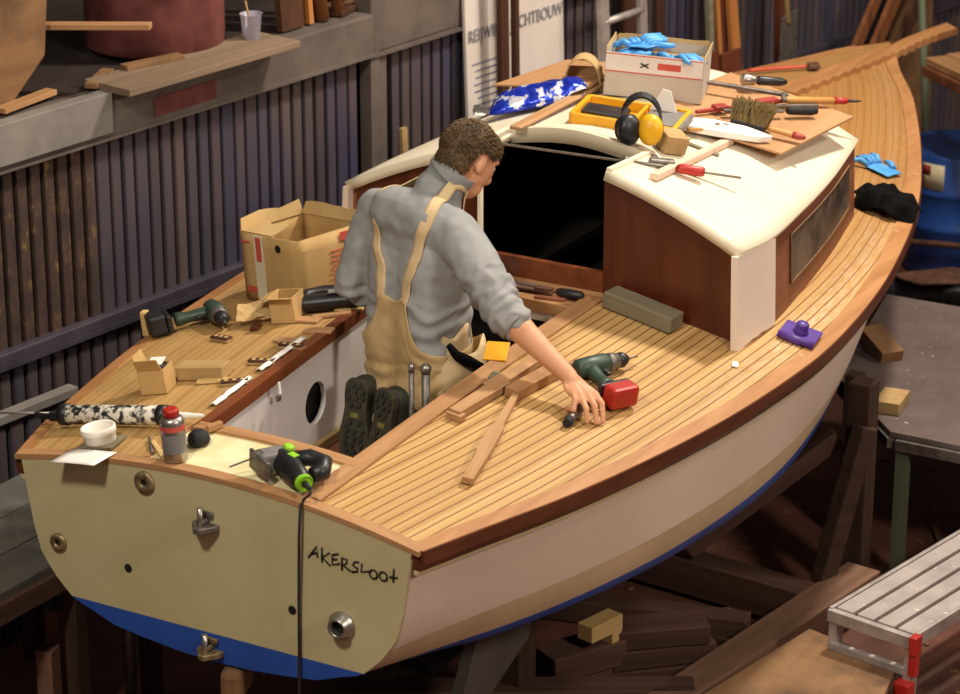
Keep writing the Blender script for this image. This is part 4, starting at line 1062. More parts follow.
# white strips of torn paper along the coaming
for k, (x0, x1, lab) in enumerate([(.43, .665, 'torn white paper strip on the port coaming, nearer the stern'), (.73, 1.03, 'torn white paper strip on the port coaming, nearer the man')]):
    m = MB(); rows = []
    for i in range(13):
        x = lerp(x0, x1, i/12); w = .016+.008*noise.noise(V((x*30, k, 0))); yb = ck_port(x)+.034+.006*noise.noise(V((x*25, k, 5)))
        rows.append([V((x, yb-w, dz(x, yb-w)+.012)), V((x, yb, dz(x, yb)+.017+.004*noise.noise(V((x*40, 2, k))))), V((x, yb+w, dz(x, yb+w)+.008))])
    m.grid(rows); o = m.build('paper_strip', 'paper', None, solid=.003); tag(o, lab, 'paper strip', 'white paper strips on the coaming')
# small open box, crumpled card
t = on_deck('open_box', 'small open cardboard box with a red mark beside the big carton', 'box', 1.21, .495, radians(12))
carton(t, .10, .085, .088); flap(t, (-.05, .0425, .088), (-.05, -.0425, .088), .035, radians(15), (-1, 0, 0)); flap(t, (-.05, .0425, .088), (.05, .0425, .088), .045, radians(-20), (0, 1, 0))
m = MB(); m.box((-.0505, -.0, .055), (.0008, .012, .026)); m.box((-.0505, 0, .055), (.0008, .024, .010)); m.build('red_print', 'redink', t)
m = MB(); m.grid([[V((lerp(-.05, .05, i/5), lerp(-.06, .06, j/5), .02+.025*abs(noise.noise(V((i*.8, j*.7, 2)))) + .03*(i/5))) for j in range(6)] for i in range(6)], smooth=False)
o = m.build('torn_card', 'card_in', None, solid=.003); o.matrix_world = surf_mat(dz, 1.17, .60, .5, .004); tag(o, 'crumpled torn piece of cardboard beside the small open box', 'cardboard')
m = MB(); m.box((0, 0, .006), (.05, .03, .012), None, .002); o = m.build('brown_chip', 'rub'); o.matrix_world = surf_mat(dz, 1.10, .555, .3, .002); tag(o, 'brown chip lying in front of the crumpled cardboard', 'chip')
# black hand grip tool in front of the carton
t = on_deck('hand_planer', 'black power tool with a loop handle lying before the big carton', 'power tool', 1.30, .41, radians(-62))
m = MB(); g = []
for x, w, h in ((-.13, .012, .012), (-.12, .026, .024), (-.06, .034, .03), (0, .034, .03), (.06, .03, .028), (.105, .034, .03), (.125, .024, .022)):
    g.append(m.ring((x, 0, .032), V((0, 1, 0)), V((0, 0, 1)), w, 14, 0, h))
m.skinrings(g); m.build('tool_body', 'blackp', t)
m = MB(); m.tube([(-.07, .03, .035), (-.06, .075, .04), (0, .092, .042), (.06, .085, .04), (.1, .05, .036), (.1, .02, .034)], .02, 12); m.build('loop_handle', 'blackp', t)
m = MB(); m.box((.045, .0, .066), (.05, .035, .006), None, .002); m.build('top_panel', 'grey', t)
# big cardboard carton
t = thing('cardboard_box', 'big opened cardboard box with tape and red print on the port deck', 'box', mat=Matrix.Translation((1.505, .618, dz(1.505, .618)-.012)) @ Matrix.Rotation(radians(-15), 4, 'Z') @ Matrix.Rotation(radians(-6), 4, 'X'))
bx, by, bz = .29, .29, .238
mats = MT
m = MB()
rng = [(-bx/2, by/2), (-bx/2, -by/2), (bx/2, -by/2), (bx/2, by/2)]
def wallp(a, b, name, bulge, mat='card', h0=bz, h1=bz):
    m = MB(); rows = []; a, b = V((*a, 0)), V((*b, 0)); n = (b-a).normalized().cross(V((0, 0, 1)))
    for i in range(9):
        q = i/8; p = a.lerp(b, q); r = []
        for j in range(6):
            z = lerp(0, lerp(h0, h1, q), j/5)
            r.append(p+V((0, 0, z))+n*bulge*sin(pi*q)*sin(pi*j/6))
        rows.append(r)
    m.grid(rows); return m.build(name, mat, t, solid=.005, offs=0)
w1 = wallp(rng[0], rng[1], 'box_wall', .008); w2 = wallp(rng[1], rng[2], 'box_wall', .012); wallp(rng[2], rng[3], 'box_wall', .006); wallp(rng[3], rng[0], 'box_wall', .004)
m = MB(); m.box((0, 0, .006), (bx, by, .006)); m.build('box_bottom', 'card_dk', t)
flap(t, (-bx/2, by/2, bz), (-bx/2, -.02, bz), .10, radians(12), (1, 0, 0), 'card_in', jag=.4, th=.005)
flap(t, (-bx/2, by/2, bz), (bx/2, by/2, bz), .055, radians(80), (0, 1, 0), 'card_in', jag=.8, th=.005)
flap(t, (bx/2, by/2, bz), (bx/2, -by/2, bz), .05, radians(70), (1, 0, 0), 'card_in', jag=.5, th=.005)
flap(t, (-bx/2+.01, -by/2, bz), (bx/2, -by/2, bz), .05, radians(-80), (0, -1, 0), 'card', jag=.9, th=.004)
m = MB(); m.box((-bx/2-.011, .045, bz/2+.005), (.0012, .05, bz-.01)); tp_ = m.build('packing_tape', 'tape', t)
m = MB(); m.box((-bx/2-.0125, .045, bz-.05), (.0008, .026, .085)); m.build('tape_print', 'redink', tp_)
m = MB(); m.lathe((-bx/2-.0095, -.055, bz-.035), (-1, 0, 0), [(0, .0), (.0001, .014), (.0012, .014)], 18); m.build('round_mark', 'blackp', t)
m = MB(); m.box((-bx/2-.0075, .115, bz-.03), (.001, .04, .008)); m.box((-bx/2-.0075, -.025, .155), (.001, .05, .014)); m.box((-bx/2-.0075, .10, .04), (.001, .05, .02)); m.build('side_print', 'redink', t)['kind'] = 'stuff'
m = MB()
for k in range(9): m.box((.03+.004*(k % 2), -by/2-.0150-.003*sin(pi*(k+2)/12), .045+k*.016), (.085, .0012, .004))
m.box((.06, -by/2-.0145, .215), (.04, .002, .03)); m.build('front_print', 'redink', t)
# glove, cloth, purple block on the starboard deck
def crumple(name, lab, cat, fn, x, y, rz, sx, sy, h, mat, seed, thick=.004, n=12, shape=None):
    m = MB(); rows = []
    for i in range(n+1):
        r = []
        for j in range(n+1):
            u, v = i/n*2-1, j/n*2-1
            wq = 1+.22*noise.noise(V((u*2, v*2, seed)))
            e = max(0, 1-(abs(u)**2.4+abs(v)**2.4)/1.4)
            zz = h*e*(.55+.9*abs(noise.noise(V((u*2.4+seed, v*2.4, 3)))))+.003
            px, py = u*sx/2*wq*(1-.25*v*v), v*sy/2*wq*(1-.3*u*u)
            r.append(V((px, py, zz)))
        rows.append(r)
    m.grid(rows); o = m.build(name, mat, None, solid=thick, subsurf=1); o.matrix_world = surf_mat(fn, x, y, rz, .004); return tag(o, lab, cat)
def glove(name, lab, fn, x, y, rz, s, mat, seed, lift=.004, mw=None):
    t = thing(name, lab, 'glove', mat=mw if mw is not None else surf_mat(fn, x, y, rz, lift))
    rr = random.Random(seed)
    m = MB(); m.grid([[V(((lerp(-.06, .05, i/7))*s, (lerp(-.045, .045, j/7)*(1+.2*noise.noise(V((i*.7, seed, 0)))))*s, (.008+.03*abs(noise.noise(V((i*.6, j*.8, seed))))*(1-abs(j-3.5)/4.2))*s)) for j in range(8)] for i in range(8)])
    m.build('palm', mat, t, solid=.003, subsurf=1)
    for k in range(4):
        a = (k-1.5)*.28+rr.uniform(-.3, .3); y0 = (k-1.5)*.022
        m = MB(); m.tube([V((.04, y0, .010))*s, V((.065, y0+.02*a, .024))*s, V((.09, y0+.05*a, .014))*s, V((.115, y0+.08*a+rr.uniform(-.01, .01), .009))*s], [.011*s, .010*s, .010*s, .006*s], 8); m.build('finger', mat, t)
    m = MB(); m.tube([V((-.02, -.04, .01))*s, V((.01, -.062, .016))*s, V((.04, -.07, .01))*s], [.012*s, .011*s, .007*s], 8); m.build('thumb', mat, t)
    return t
glove('nitrile_glove', 'crumpled blue glove lying on the starboard foredeck', dz, 3.80, -.59, radians(75), 1.1, 'blueglove', 4)
crumple('black_cloth', 'crumpled black cloth heaped on the starboard side deck', 'cloth', dz, 3.42, -.76, radians(-75), .26, .22, .12, 'blackcloth', 2, n=16)
t = on_deck('sanding_block', 'purple square plastic holder with a knob on the starboard deck', 'sanding block', 2.06, -1.0, radians(8), .006)
m = MB(); m.box((.01, 0, .012), (.115, .13, .012), None, .004); m.cyl((-.045, -.064, .010), (-.045, .064, .010), .013, None, 14); m.cyl((-.050, -.022, .004), (-.050, .022, .004), .008, None, 12)
m.build('plate', 'purple', t)
m = MB(); m.lathe((.008, 0, .014), (0, 0, 1), [(0, .03), (.012, .024), (.022, .021), (.034, .023), (.04, .018), (.043, .001)], 20); m.build('knob', 'purple', t)
slabthing(dz, 'white_chip', 'tiny white chip lying on the starboard deck beside the corner board', 'chip', 1.70, -.93, .4, (.035, .022, .006), 'paper')
# cut strips on the starboard deck
t = on_deck('notched_strip', 'notched wooden strip lying on the starboard deck edge of the cockpit', 'strip', .99, -.448, radians(-4), .002)
m = MB(); m.prism([(-.27, -.022), (-.27, .02), (-.06, .028), (-.05, .04), (.07, .036), (.08, .028), (.27, .028), (.27, -.004), (.02, -.012), (.01, -.024)], .004, .03); m.build('strip_body', 'teak_pink', t, bev=.002)
m = MB(); m.box((-.268, -.006, .011), (.03, .055, .022)); m.build('end_block', 'teak_pink', t)
m = MB(); P = [(-.31, -.016), (-.31, .018), (-.14, .02), (-.12, .026), (.02, .022), (.04, .016), (.2, .012), (.32, .010), (.32, -.008), (.06, -.014), (.04, -.02), (-.10, -.022)]
m.prism(P, 0, .022); o = m.build('shaped_strip', 'teak_pink', None, bev=.002); o.matrix_world = surf_mat(dz, .695, -.585, radians(15), .003); tag(o, 'long shaped wooden strip lying obliquely over the deck planks', 'strip')
m = MB(); m.prism([(-.15, -.03), (-.15, .02), (.15, .025), (.15, -.028)], 0, .034); o = m.build('wedge_strip', 'teak', None, bev=.002); o.matrix_world = surf_mat(dz, 1.10, -.515, radians(-7), .003); tag(o, 'thick wooden wedge lying beside the notched strip', 'wedge')
m = MB(); m.box((0, 0, .01), (.05, .03, .02), None, .002); o = m.build('small_offcut', 'greywood'); o.matrix_world = surf_mat(dz, 1.02, -.405, .2, .01); tag(o, 'small grey offcut lying at the cockpit edge by the notched strip', 'offcut')
# punches by the hand
for k, (x, y, rz, L, r, lab) in enumerate([(.985, -.712, radians(8), .13, .015, 'dark steel punch lying under the man\'s fingertips'), (1.115, -.728, radians(-45), .10, .013, 'short steel punch lying beside the red battery')]):
    t = on_deck('steel_punch', lab, 'punch', x, y, rz, .003)
    m = MB(); m.lathe((-L/2, 0, r), (1, 0, 0), [(0, r*.9), (.004, r), (L*.7, r), (L, r*.7)], 14); m.build('shank', 'dsteel', t)
    m = MB(); m.lathe((-L/2-.014, 0, r), (1, 0, 0), [(0, r*.95), (.014, r*1.08), (.03, r*1.05)], 14); m.build('head', 'blackr', t)
# bridge deck tools
t = thing('wood_chisel', 'dark handled chisel lying on the bridge deck before the companionway', 'chisel', (1.765, -.20, 1.406), radians(-88))
m = MB(); m.box((-.075, 0, .012), (.18, .028, .008), None, .002); m.box((-.02, .0, .018), (.06, .03, .02), None, .004); m.build('blade', 'rust', t)
m = MB(); m.lathe((.03, 0, .018), (1, 0, 0), [(0, .010), (.01, .015), (.05, .018), (.09, .016), (.10, .010)], 14); m.build('handle', 'blackp', t)
m = MB(); m.bar((-.14, .03, .012), (-.02, .012, .02), .014, .01, bev=.002); m.build('cap_iron', 'dsteel', t)
m = MB(); m.box((0, 0, .004), (.11, .02, .008), None, .001); o = m.build('thin_chip', 'mahog_side'); o.location = (1.70, -.24, 1.419); o.rotation_euler.z = radians(-80); tag(o, 'thin brown chip lying on the bridge rail', 'chip')
t = thing('white_tube', 'small white capped tube lying on the bridge deck behind the elbow', 'tube', (1.765, .03, 1.406), radians(-60))
m = MB(); m.lathe((-.05, 0, .018), (1, 0, 0), [(0, .016), (.06, .017), (.065, .012), (.085, .012)], 16); m.build('tube_body', 'white', t)
# yellow pad on its black case, inside the well
t = thing('tool_case', 'black tool case standing in the cockpit against the starboard side', 'case', (1.43, -.262, SOLE), 0)
m = MB(); m.box((0, 0, .16), (.22, .11, .32), None, .012); m.build('case_body', 'blackp', t)
m = MB(); m.bar((-.10, 0, .335), (.12, 0, .335), .022, .02, bev=.005); m.build('handle', 'blackp', t)
m = MB(); m.box((0, 0, .003), (.10, .075, .006), None, .001); o = m.build('yellow_pad', 'yellow'); o.matrix_world = Matrix.Translation((1.19, -.318, 1.412)) @ Matrix.Rotation(-.25, 4, 'Y') @ Matrix.Rotation(.1, 4, 'X') @ Matrix.Rotation(.35, 4, 'Z'); tag(o, 'yellow pad lying at the cockpit edge beside the man', 'pad')
# two spindles standing behind the man
for k, (x, y, h, r, lab) in enumerate([(.905, -.168, .44, .009, 'thin steel rod standing in the well behind the boots, left'), (.932, -.205, .435, .014, 'round headed steel rod standing in the well, right')]):
    t = thing('steel_rod', lab, 'rod', (x, y, SOLE))
    m = MB(); m.cyl((0, 0, 0), (0, 0, h-.02), r, None, 12); m.build('shank', 'dsteel', t)
    m = MB(); m.lathe((0, 0, h-.03), (0, 0, 1), [(0, r*1.1), (.02, r*1.35), (.03, r*.8)], 14); m.build('head', 'steel', t)

# ------------------------------------------------------------------ on the cabin roof
# plywood sheet over the crown
A, B, C_, D = V((2.565, -.695, 1.775)), V((3.14, -.725, 1.768)), V((3.20, -.20, 1.850)), V((2.47, -.16, 1.882))
m = MB(); m.slab([A, B, C_, D], (0, 0, -.008)); o = m.build('plywood_offcut', 'ply'); tag(o, 'brown plywood offcut lying on the cabin roof under the tools', 'plywood')
pn = (B-A).cross(D-A).normalized(); pu = (B-A).normalized(); pvv = pn.cross(pu)
PO = Matrix((pu, pvv, pn)).transposed().to_4x4(); PO.translation = A
def onply(a, b, rz=0, h=.001): return PO @ Matrix.Translation((a, b, h)) @ Matrix.Rotation(rz, 4, 'Z')
PI_ = PO.inverted()
def plyloc(x, y):                                                       # ply coordinates of a point above the sheet
    p = PI_ @ V((x, y, A.z+(-(pn.x*(x-A.x)+pn.y*(y-A.y))/pn.z))); return p.x, p.y
def ply_thing(name, lab, cat, p0, p1, h=.001, grp=None):
    a0, b0 = plyloc(*p0); a1, b1 = plyloc(*p1); L = sqrt((a1-a0)**2+(b1-b0)**2)
    return thing(name, lab, cat, mat=onply((a0+a1)/2, (b0+b1)/2, atan2(b1-b0, a1-a0), h), group=grp), L
t, L = ply_thing('painted_board', 'white painted tapered board lying over the plywood edge', 'board', (2.46, -.33), (2.635, -.62), .016)
m = MB(); m.prism([(-L/2, -.045), (-L/2+.01, .03), (-L*.1, .055), (L*.25, .035), (L/2, -.02), (L*.35, -.05), (-L*.1, -.055)], -.012, .012); o = m.build('board_body', 'paper', t, bev=.003)
# stick under it
p0, p1 = V((1.91, -.515, zroof(1.91, -.515)+.014)), V((2.56, -.50, zroof(2.56, -.5)+.012))
o = timber(p0, p1, .032, .026, 'pale pink strip lying fore and aft on the cabin roof', 'palestrip', 'roof_strip', 'strip')
o = slabthing(zroof, 'thin_lath', 'thin dark lath lying by the block on the cabin roof', 'lath', 2.37, -.475, radians(-75), (.13, .022, .006), 'greywood')
# bar clamp across the companionway
p0, p1 = V((1.835, .02, zroof(1.835, .02)+.015)), V((2.19, -.70, zroof(2.19, -.70)+.055))
p0 = V((1.80, .0, 1.905)); p1 = V((2.20, -.705, 1.785))
t = thing('bar_clamp', 'long bar clamp with a red handle lying across the companionway', 'clamp', p0)
d = p1-p0
m = MB(); m.bar((0, 0, 0), d, .011, .006); m.build('bar', 'steel', t)
nrm = d.cross(V((0, 0, 1))).normalized()
j0 = d*.61
m = MB(); m.bar(j0+V((0, 0, .006)), j0+d.normalized()*.09+V((0, 0, .010)), .04, .04, bev=.008); m.bar(j0+d.normalized()*.03, j0+d.normalized()*.02-nrm*.09, .03, .032, bev=.008); m.bar(j0+d.normalized()*.01+nrm*.01, j0+d.normalized()*.07+nrm*.045, .02, .025, bev=.006); m.build('sliding_jaw', 'dsteel', t)
m = MB(); q = j0+d.normalized()*.035-nrm*-.035+V((0, 0, .012)); m.cyl(q-d.normalized()*.11, q+d.normalized()*.06, .006, None, 8); m.lathe(q-d.normalized()*.125, d, [(0, .016), (.015, .018), (.02, .008)], 12); m.build('screw', 'dsteel', t)
m = MB(); m.lathe(q+d.normalized()*.06, d, [(0, .012), (.01, .017), (.085, .018), (.095, .014)], 14); m.build('handle', 'red', t)
# tools piled on the plywood
t, L = ply_thing('hand_brush', 'hand brush with brown bristles and a red tipped wooden handle', 'brush', (2.64, -.44), (2.71, -.72), .012)
m = MB(); m.box((-L*.22, .0, .012), (.13, .045, .02), None, .006); m.build('brush_back', 'blackp', t)
m = MB(); r5 = random.Random(5)
for k in range(420):
    x, y = r5.uniform(-L*.22-.068, -L*.22+.068), r5.uniform(-.022, .022)
    m.bar((x, y, .02), (x+r5.uniform(-.016, .016), y*1.7+.045+r5.uniform(-.012, .012), .02+r5.uniform(.035, .062)), .0045, .0045)
b = m.build('bristles', 'bristle', t)
m = MB(); m.lathe((L*.0-.0, 0, .014), (1, 0, 0), [(0, .010), (.02, .013), (.10, .015), (.13, .011), (.14, .006)], 14, flat=.75); m.build('handle', 'handlewood', t)
m = MB(); m.lathe((L*.0+.095, 0, .014), (1, 0, 0), [(0, .0156), (.02, .0156), (.036, .013), (.048, .007)], 14, flat=.8); m.build('handle_tip', 'redp', t)
t, L = ply_thing('file', 'file with a black handle lying on the plywood offcut', 'file', (2.70, -.40), (3.02, -.645), .012)
m = MB(); m.box((-L*.2, 0, .01), (L*.6, .022, .006)); m.build('blade', 'dsteel', t)
m = MB(); m.lathe((L*.14, 0, .012), (1, 0, 0), [(0, .010), (.01, .015), (.1, .017), (.125, .012)], 14); m.build('handle', 'blackr', t)
t, L = ply_thing('screwdriver', 'screwdriver with a pale wooden handle and red tip', 'screwdriver', (3.00, -.50), (3.28, -.715), .008)
m = MB(); m.lathe((-L*.5, 0, .013), (1, 0, 0), [(0, .008), (.02, .014), (L*.6, .013)], 14); m.build('handle', 'handlewood', t)
m = MB(); m.lathe((-L*.5+L*.6, 0, .013), (1, 0, 0), [(0, .0145), (.05, .013), (.06, .008)], 14); m.build('ferrule', 'red', t)
m = MB(); m.lathe((-L*.5+L*.6+.06, 0, .013), (1, 0, 0), [(0, .007), (.05, .004), (.06, .001)], 8); m.build('tip', 'blackp', t)
t, L = ply_thing('steel_bar', 'grey steel bar lying across the plywood behind the brush', 'bar', (2.86, -.20), (3.04, -.50), .022)
m = MB(); m.box((0, 0, .008), (L, .018, .014), None, .002); m.box((L/2-.02, -.03, .008), (.016, .07, .014), None, .002); m.build('bar_body', 'dsteel', t)
t, L = ply_thing('red_clamp', 'red painted clamp lying between the carton and the file', 'clamp', (2.62, -.33), (3.10, -.53), .006)
m = MB(); m.box((0, 0, .006), (L, .014, .012), None, .002); m.box((-L*.28, .0, .012), (.06, .035, .02), None, .004); m.box((L*.18, .01, .01), (.10, .03, .016), None, .004); m.build('clamp_bar', 'redp', t)
t, L = ply_thing('pliers', 'yellow handled pliers lying near the white tapered board', 'pliers', (2.40, -.37), (2.62, -.50), .01)
m = MB(); m.tube([(-L*.4, .012, .01), (-L*.1, .016, .012), (L*.12, .004, .012)], .007, 8); m.tube([(-L*.4, -.014, .01), (-L*.1, -.016, .012), (L*.12, -.004, .012)], .007, 8); m.build('handle', 'handlewood', t)
m = MB(); m.lathe((L*.1, 0, .012), (1, 0, 0), [(0, .012), (.03, .011), (.08, .004)], 10); m.build('jaws', 'steel', t)
t, L = ply_thing('red_screwdriver', 'small tool with a dark red handle beside the yellow tray', 'screwdriver', (2.46, -.31), (2.60, -.42), .004)
m = MB(); m.lathe((-L*.5, 0, .014), (1, 0, 0), [(0, .012), (.01, .016), (.08, .014), (.09, .008)], 12); m.build('handle', 'redp', t)
m = MB(); m.cyl((-L*.5+.09, 0, .014), (L*.55, 0, .014), .003, None, 8); m.build('shaft', 'steel', t)
t, L = ply_thing('chrome_lamp', 'chrome and black hand tool at the back of the plywood', 'hand tool', (3.02, -.30), (3.16, -.44), .01)
m = MB(); m.lathe((-L*.4, 0, .02), (1, 0, 0), [(0, .016), (.005, .022), (.05, .02), (.06, .012)], 16); m.build('chrome_head', 'steel', t)
m = MB(); m.lathe((-L*.4+.06, 0, .02), (1, 0, 0), [(0, .012), (.01, .018), (.1, .016), (.12, .008)], 14); m.build('handle', 'blackp', t)
t, L = ply_thing('dark_chisel', 'slim dark chisel lying beside the file', 'chisel', (2.86, -.44), (3.10, -.60), .004)
m = MB(); m.box((0, 0, .006), (L, .014, .010), None, .002); m.build('chisel_body', 'dsteel', t)
# orange scraper farther forward, on the foredeck edge
t = on_deck('scraper', 'orange handled scraper lying on the foredeck behind the cabin', 'scraper', 4.84, .29, radians(-58), .004)
m = MB(); m.lathe((-.16, 0, .014), (1, 0, 0), [(0, .008), (.02, .013), (.24, .011), (.26, .009)], 12, flat=.7); m.build('handle', 'orange', t)
m = MB(); m.box((.13, .0, .014), (.05, .07, .02), None, .004); m.build('head', 'rust', t)

# white carton with gloves
t = on_roof('white_carton', 'white and grey carton with red stripes standing on the cabin roof', 'carton', 2.86, -.045, radians(-72), .004)
t.matrix_world = Matrix.Translation((2.79, -.09, 1.862)) @ Matrix.Rotation(radians(-72), 4, 'Z') @ Matrix.Rotation(radians(3), 4, 'Y')
cx, cy, cz = .355, .22, .160
carton(t, cx, cy, cz, 'box_grey', .005)
yf = -cy/2-.0035
m = MB(); m.box((0, yf, cz-.034), (cx, .001, .066)); m.build('white_band', 'box_white', t)
m = MB(); m.box((0, yf-.001, cz-.003), (cx, .001, .004)); m.box((0, yf-.001, cz-.068), (cx, .001, .004)); m.build('red_stripe', 'redink', t)
m = MB(); m.box((.055, yf-.001, cz-.036), (.085, .001, .024)); m.build('red_print', 'redink', t)
m = MB(); m.bar((-.05, yf-.001, cz-.03), (-.02, yf-.001, cz-.045), .001, .006); m.bar((-.05, yf-.001, cz-.046), (-.02, yf-.001, cz-.029), .001, .005); m.build('cross_mark', 'ink', t)
flap(t, (cx/2, -cy/2, cz), (cx/2, cy/2, cz), .02, radians(80), (1, 0, 0), 'card_in', jag=.9)
flap(t, (-cx/2, cy/2, cz), (cx/2, cy/2, cz), .02, radians(85), (0, 1, 0), 'card_in', jag=.9)
flap(t, (-cx/2, -cy/2, cz), (-cx/2, cy/2, cz), .02, radians(85), (-1, 0, 0), 'card_in', jag=.3)
m = MB(); m.box((.06, -.0, .12), (.2, .2, .004)); m.build('inner_card', 'card_dk', t)
CM = t.matrix_world.copy() if False else Matrix.Translation((2.79, -.09, 1.862)) @ Matrix.Rotation(radians(-72), 4, 'Z') @ Matrix.Rotation(radians(3), 4, 'Y')
glove('nitrile_glove', 'blue glove piled in the white carton, the left one', zroof, 0, 0, 0, 1.25, 'blueglove', 11, mw=CM @ Matrix.Translation((-.10, -.01, .130)) @ Matrix.Rotation(.5, 4, 'Z') @ Matrix.Rotation(-.3, 4, 'Y'))
glove('nitrile_glove', 'blue glove piled in the white carton, draped highest at left', zroof, 0, 0, 0, 1.1, 'blueglove', 12, mw=CM @ Matrix.Translation((-.05, .0, .158)) @ Matrix.Rotation(2.4, 4, 'Z') @ Matrix.Rotation(.2, 4, 'Y'))
glove('nitrile_glove', 'blue glove piled in the white carton, the right one', zroof, 0, 0, 0, 1.1, 'blueglove', 13, mw=CM @ Matrix.Translation((.045, -.02, .130)) @ Matrix.Rotation(-.4, 4, 'Z') @ Matrix.Rotation(-.2, 4, 'X'))
# yellow tray
t = thing('yellow_tray', 'yellow plastic tool tray on the cabin roof behind the ear defenders', 'tray', mat=Matrix.Translation((2.36, -.20, 1.866)) @ Matrix.Rotation(radians(-78), 4, 'Z') @ Matrix.Rotation(radians(4), 4, 'Y'))
tx, ty = .37, .24
m = MB(); m.box((0, 0, .004), (tx, ty, .006)); m.build('tray_floor', 'yellow', t)
for c, s in (((0, -ty/2, .022), (tx, .018, .044)), ((0, ty/2, .022), (tx, .018, .044)), ((-tx/2, 0, .022), (.018, ty, .044)), ((tx/2, 0, .022), (.018, ty, .044)), ((.03, 0, .02), (.014, ty, .04))):
    m = MB(); m.box(c, s, None, .004); m.build('tray_rim', 'yellow', t)
m = MB(); m.box((.13, 0, .026), (.15, .18, .03), None, .004); m.build('grey_insert', 'grey', t)
m = MB(); m.box((-.10, .03, .018), (.16, .10, .02), None, .004); m.build('dark_insert', 'blackp', t)
m = MB(); m.prism([(-.05, 0), (.05, 0), (.02, .075), (-.01, .08)], -.002, .002, Matrix(((1, 0, 0, .10), (0, 0, 1, .07), (0, 1, 0, .04), (0, 0, 0, 1)))); o = m.build('folded_paper', 'paper'); o.matrix_world = Matrix.Translation((2.36, -.20, 1.866)) @ Matrix.Rotation(radians(-78), 4, 'Z') @ Matrix.Rotation(radians(4), 4, 'Y'); tag(o, 'folded white paper standing in the yellow tray before the carton', 'paper')
# ear defenders
t = thing('ear_defenders', 'yellow and black ear defenders lying on the roof edge', 'ear defenders', mat=Matrix.Translation((2.135, -.345, zroof(2.135, -.345)+.004)) @ Matrix.Rotation(radians(-62), 4, 'Z'))
for sx, mt in ((-.036, 'blackp'), (.042, 'yellow2')):
    m = MB(); m.lathe((sx, -.0, .06), (.55 if sx < 0 else -.2, -.9, .15), [(-.012, .030), (-.008, .042), (.012, .044), (.028, .034), (.034, .015), (.035, .001)], 24, flat=1.25); c = m.build('ear_cup', mt, t)
    m = MB(); m.lathe((sx, -.0, .06), (-.55 if sx < 0 else .2, .9, -.15), [(.0, .040), (.012, .043), (.026, .04), (.03, .028)], 24, flat=1.2); m.build('cushion', 'blackr' , c)
m = MB(); pts = []
for i in range(15):
    a = pi*i/14; pts.append(V((-.066*cos(a)+.01, .02+.06*sin(a), .085+.075*sin(a))))
g = []
for i, p in enumerate(pts):
    a_ = pts[max(i-1, 0)]; b_ = pts[min(i+1, 14)]; d_, s_, u_ = frame(a_, b_, V((0, 1, .3)))
    g.append([m.bm.verts.new(p+s_*.004+u_*.016), m.bm.verts.new(p+s_*.004-u_*.016), m.bm.verts.new(p-s_*.004-u_*.016), m.bm.verts.new(p-s_*.004+u_*.016)])
m.skinrings(g, True, False); m.build('headband', 'blackp', t)
slabthing(zroof, 'pine_block', 'squared pine block standing beside the yellow ear cup', 'block', 2.225, -.42, radians(-38), (.085, .085, .065), 'pine_old', None, .004, .004)
# foil bag, slat, card
t = on_roof('foil_bag', 'shiny blue foil bag lying on the port side of the cabin roof', 'bag', 2.52, .25, radians(-62), .006)
m = MB(); rows_t = []; rows_b = []
for i in range(25):
    u = i/24*2-1; rt = []
    for j in range(17):
        v = j/16*2-1
        e = max(0, (1-abs(u)**3.0))**.6*max(0, 1-abs(v)**2.2)**.6
        cr = noise.noise(V((u*4, v*4, 1)))*.016+noise.noise(V((u*9, v*9, 4)))*.007
        rt.append(V((u*.185+.01*noise.noise(V((v*3, u, 0))), v*.095*(1-.35*max(0, u)**2-.15*abs(u)**4), .018+e*(.07+cr)+(.02*u if u > .6 else 0))))
    rows_t.append(rt); rows_b.append([V((p.x, p.y, max(.002, .018-(p.z-.018)*.25))) for p in rt])
m.grid(rows_t); m.grid(rows_b); m.weld(.002); m.build('bag_body', 'bag', t, subsurf=1)
m = MB(); m.grid([[V((-.185-.05*i/4, lerp(-.075, .075, j/6)*(1+.12*i), .022+.012*noise.noise(V((i*1.3, j*.9, 3)))+.008*i*(j % 2))) for j in range(7)] for i in range(5)]); m.build('bag_neck', 'steel', t, solid=.002)
o = timber((2.035, .085, zroof(2.05, .09)+.018), (2.86, .13, zroof(2.86, .13)+.035), .045, .014, 'thin wooden slat lying between the foil bag and the yellow tray', 'teak_pink', 'roof_slat', 'slat')
m = MB(); m.slab([(2.56, .467, 1.86), (2.62, .10, 1.885), (3.0, .14, 1.88), (3.007, .395, 1.86)], (0, 0, .006)); o = m.build('card_sheet', 'ply'); tag(o, 'sheet of brown card lying behind the foil bag', 'cardboard')
t = thing('card_sleeve', 'curled cardboard sleeve standing between the foil bag and carton', 'cardboard', mat=Matrix.Translation((2.74, .185, zroof(2.74, .185)+.012)) @ Matrix.Rotation(radians(-70), 4, 'Z'))
m = MB(); rows = []
for i in range(13):
    a = pi*i/12; rows.append([V((.07*cos(a)*1.0, y, .125*sin(a)**.8+.012)) for y in (-.045, .0, .045)])
m.grid(rows); m.build('curl', 'card_in', t, solid=.004)
m = MB(); m.box((.0, .045, .045), (.13, .004, .08)); m.build('back_panel', 'card_dk', t)
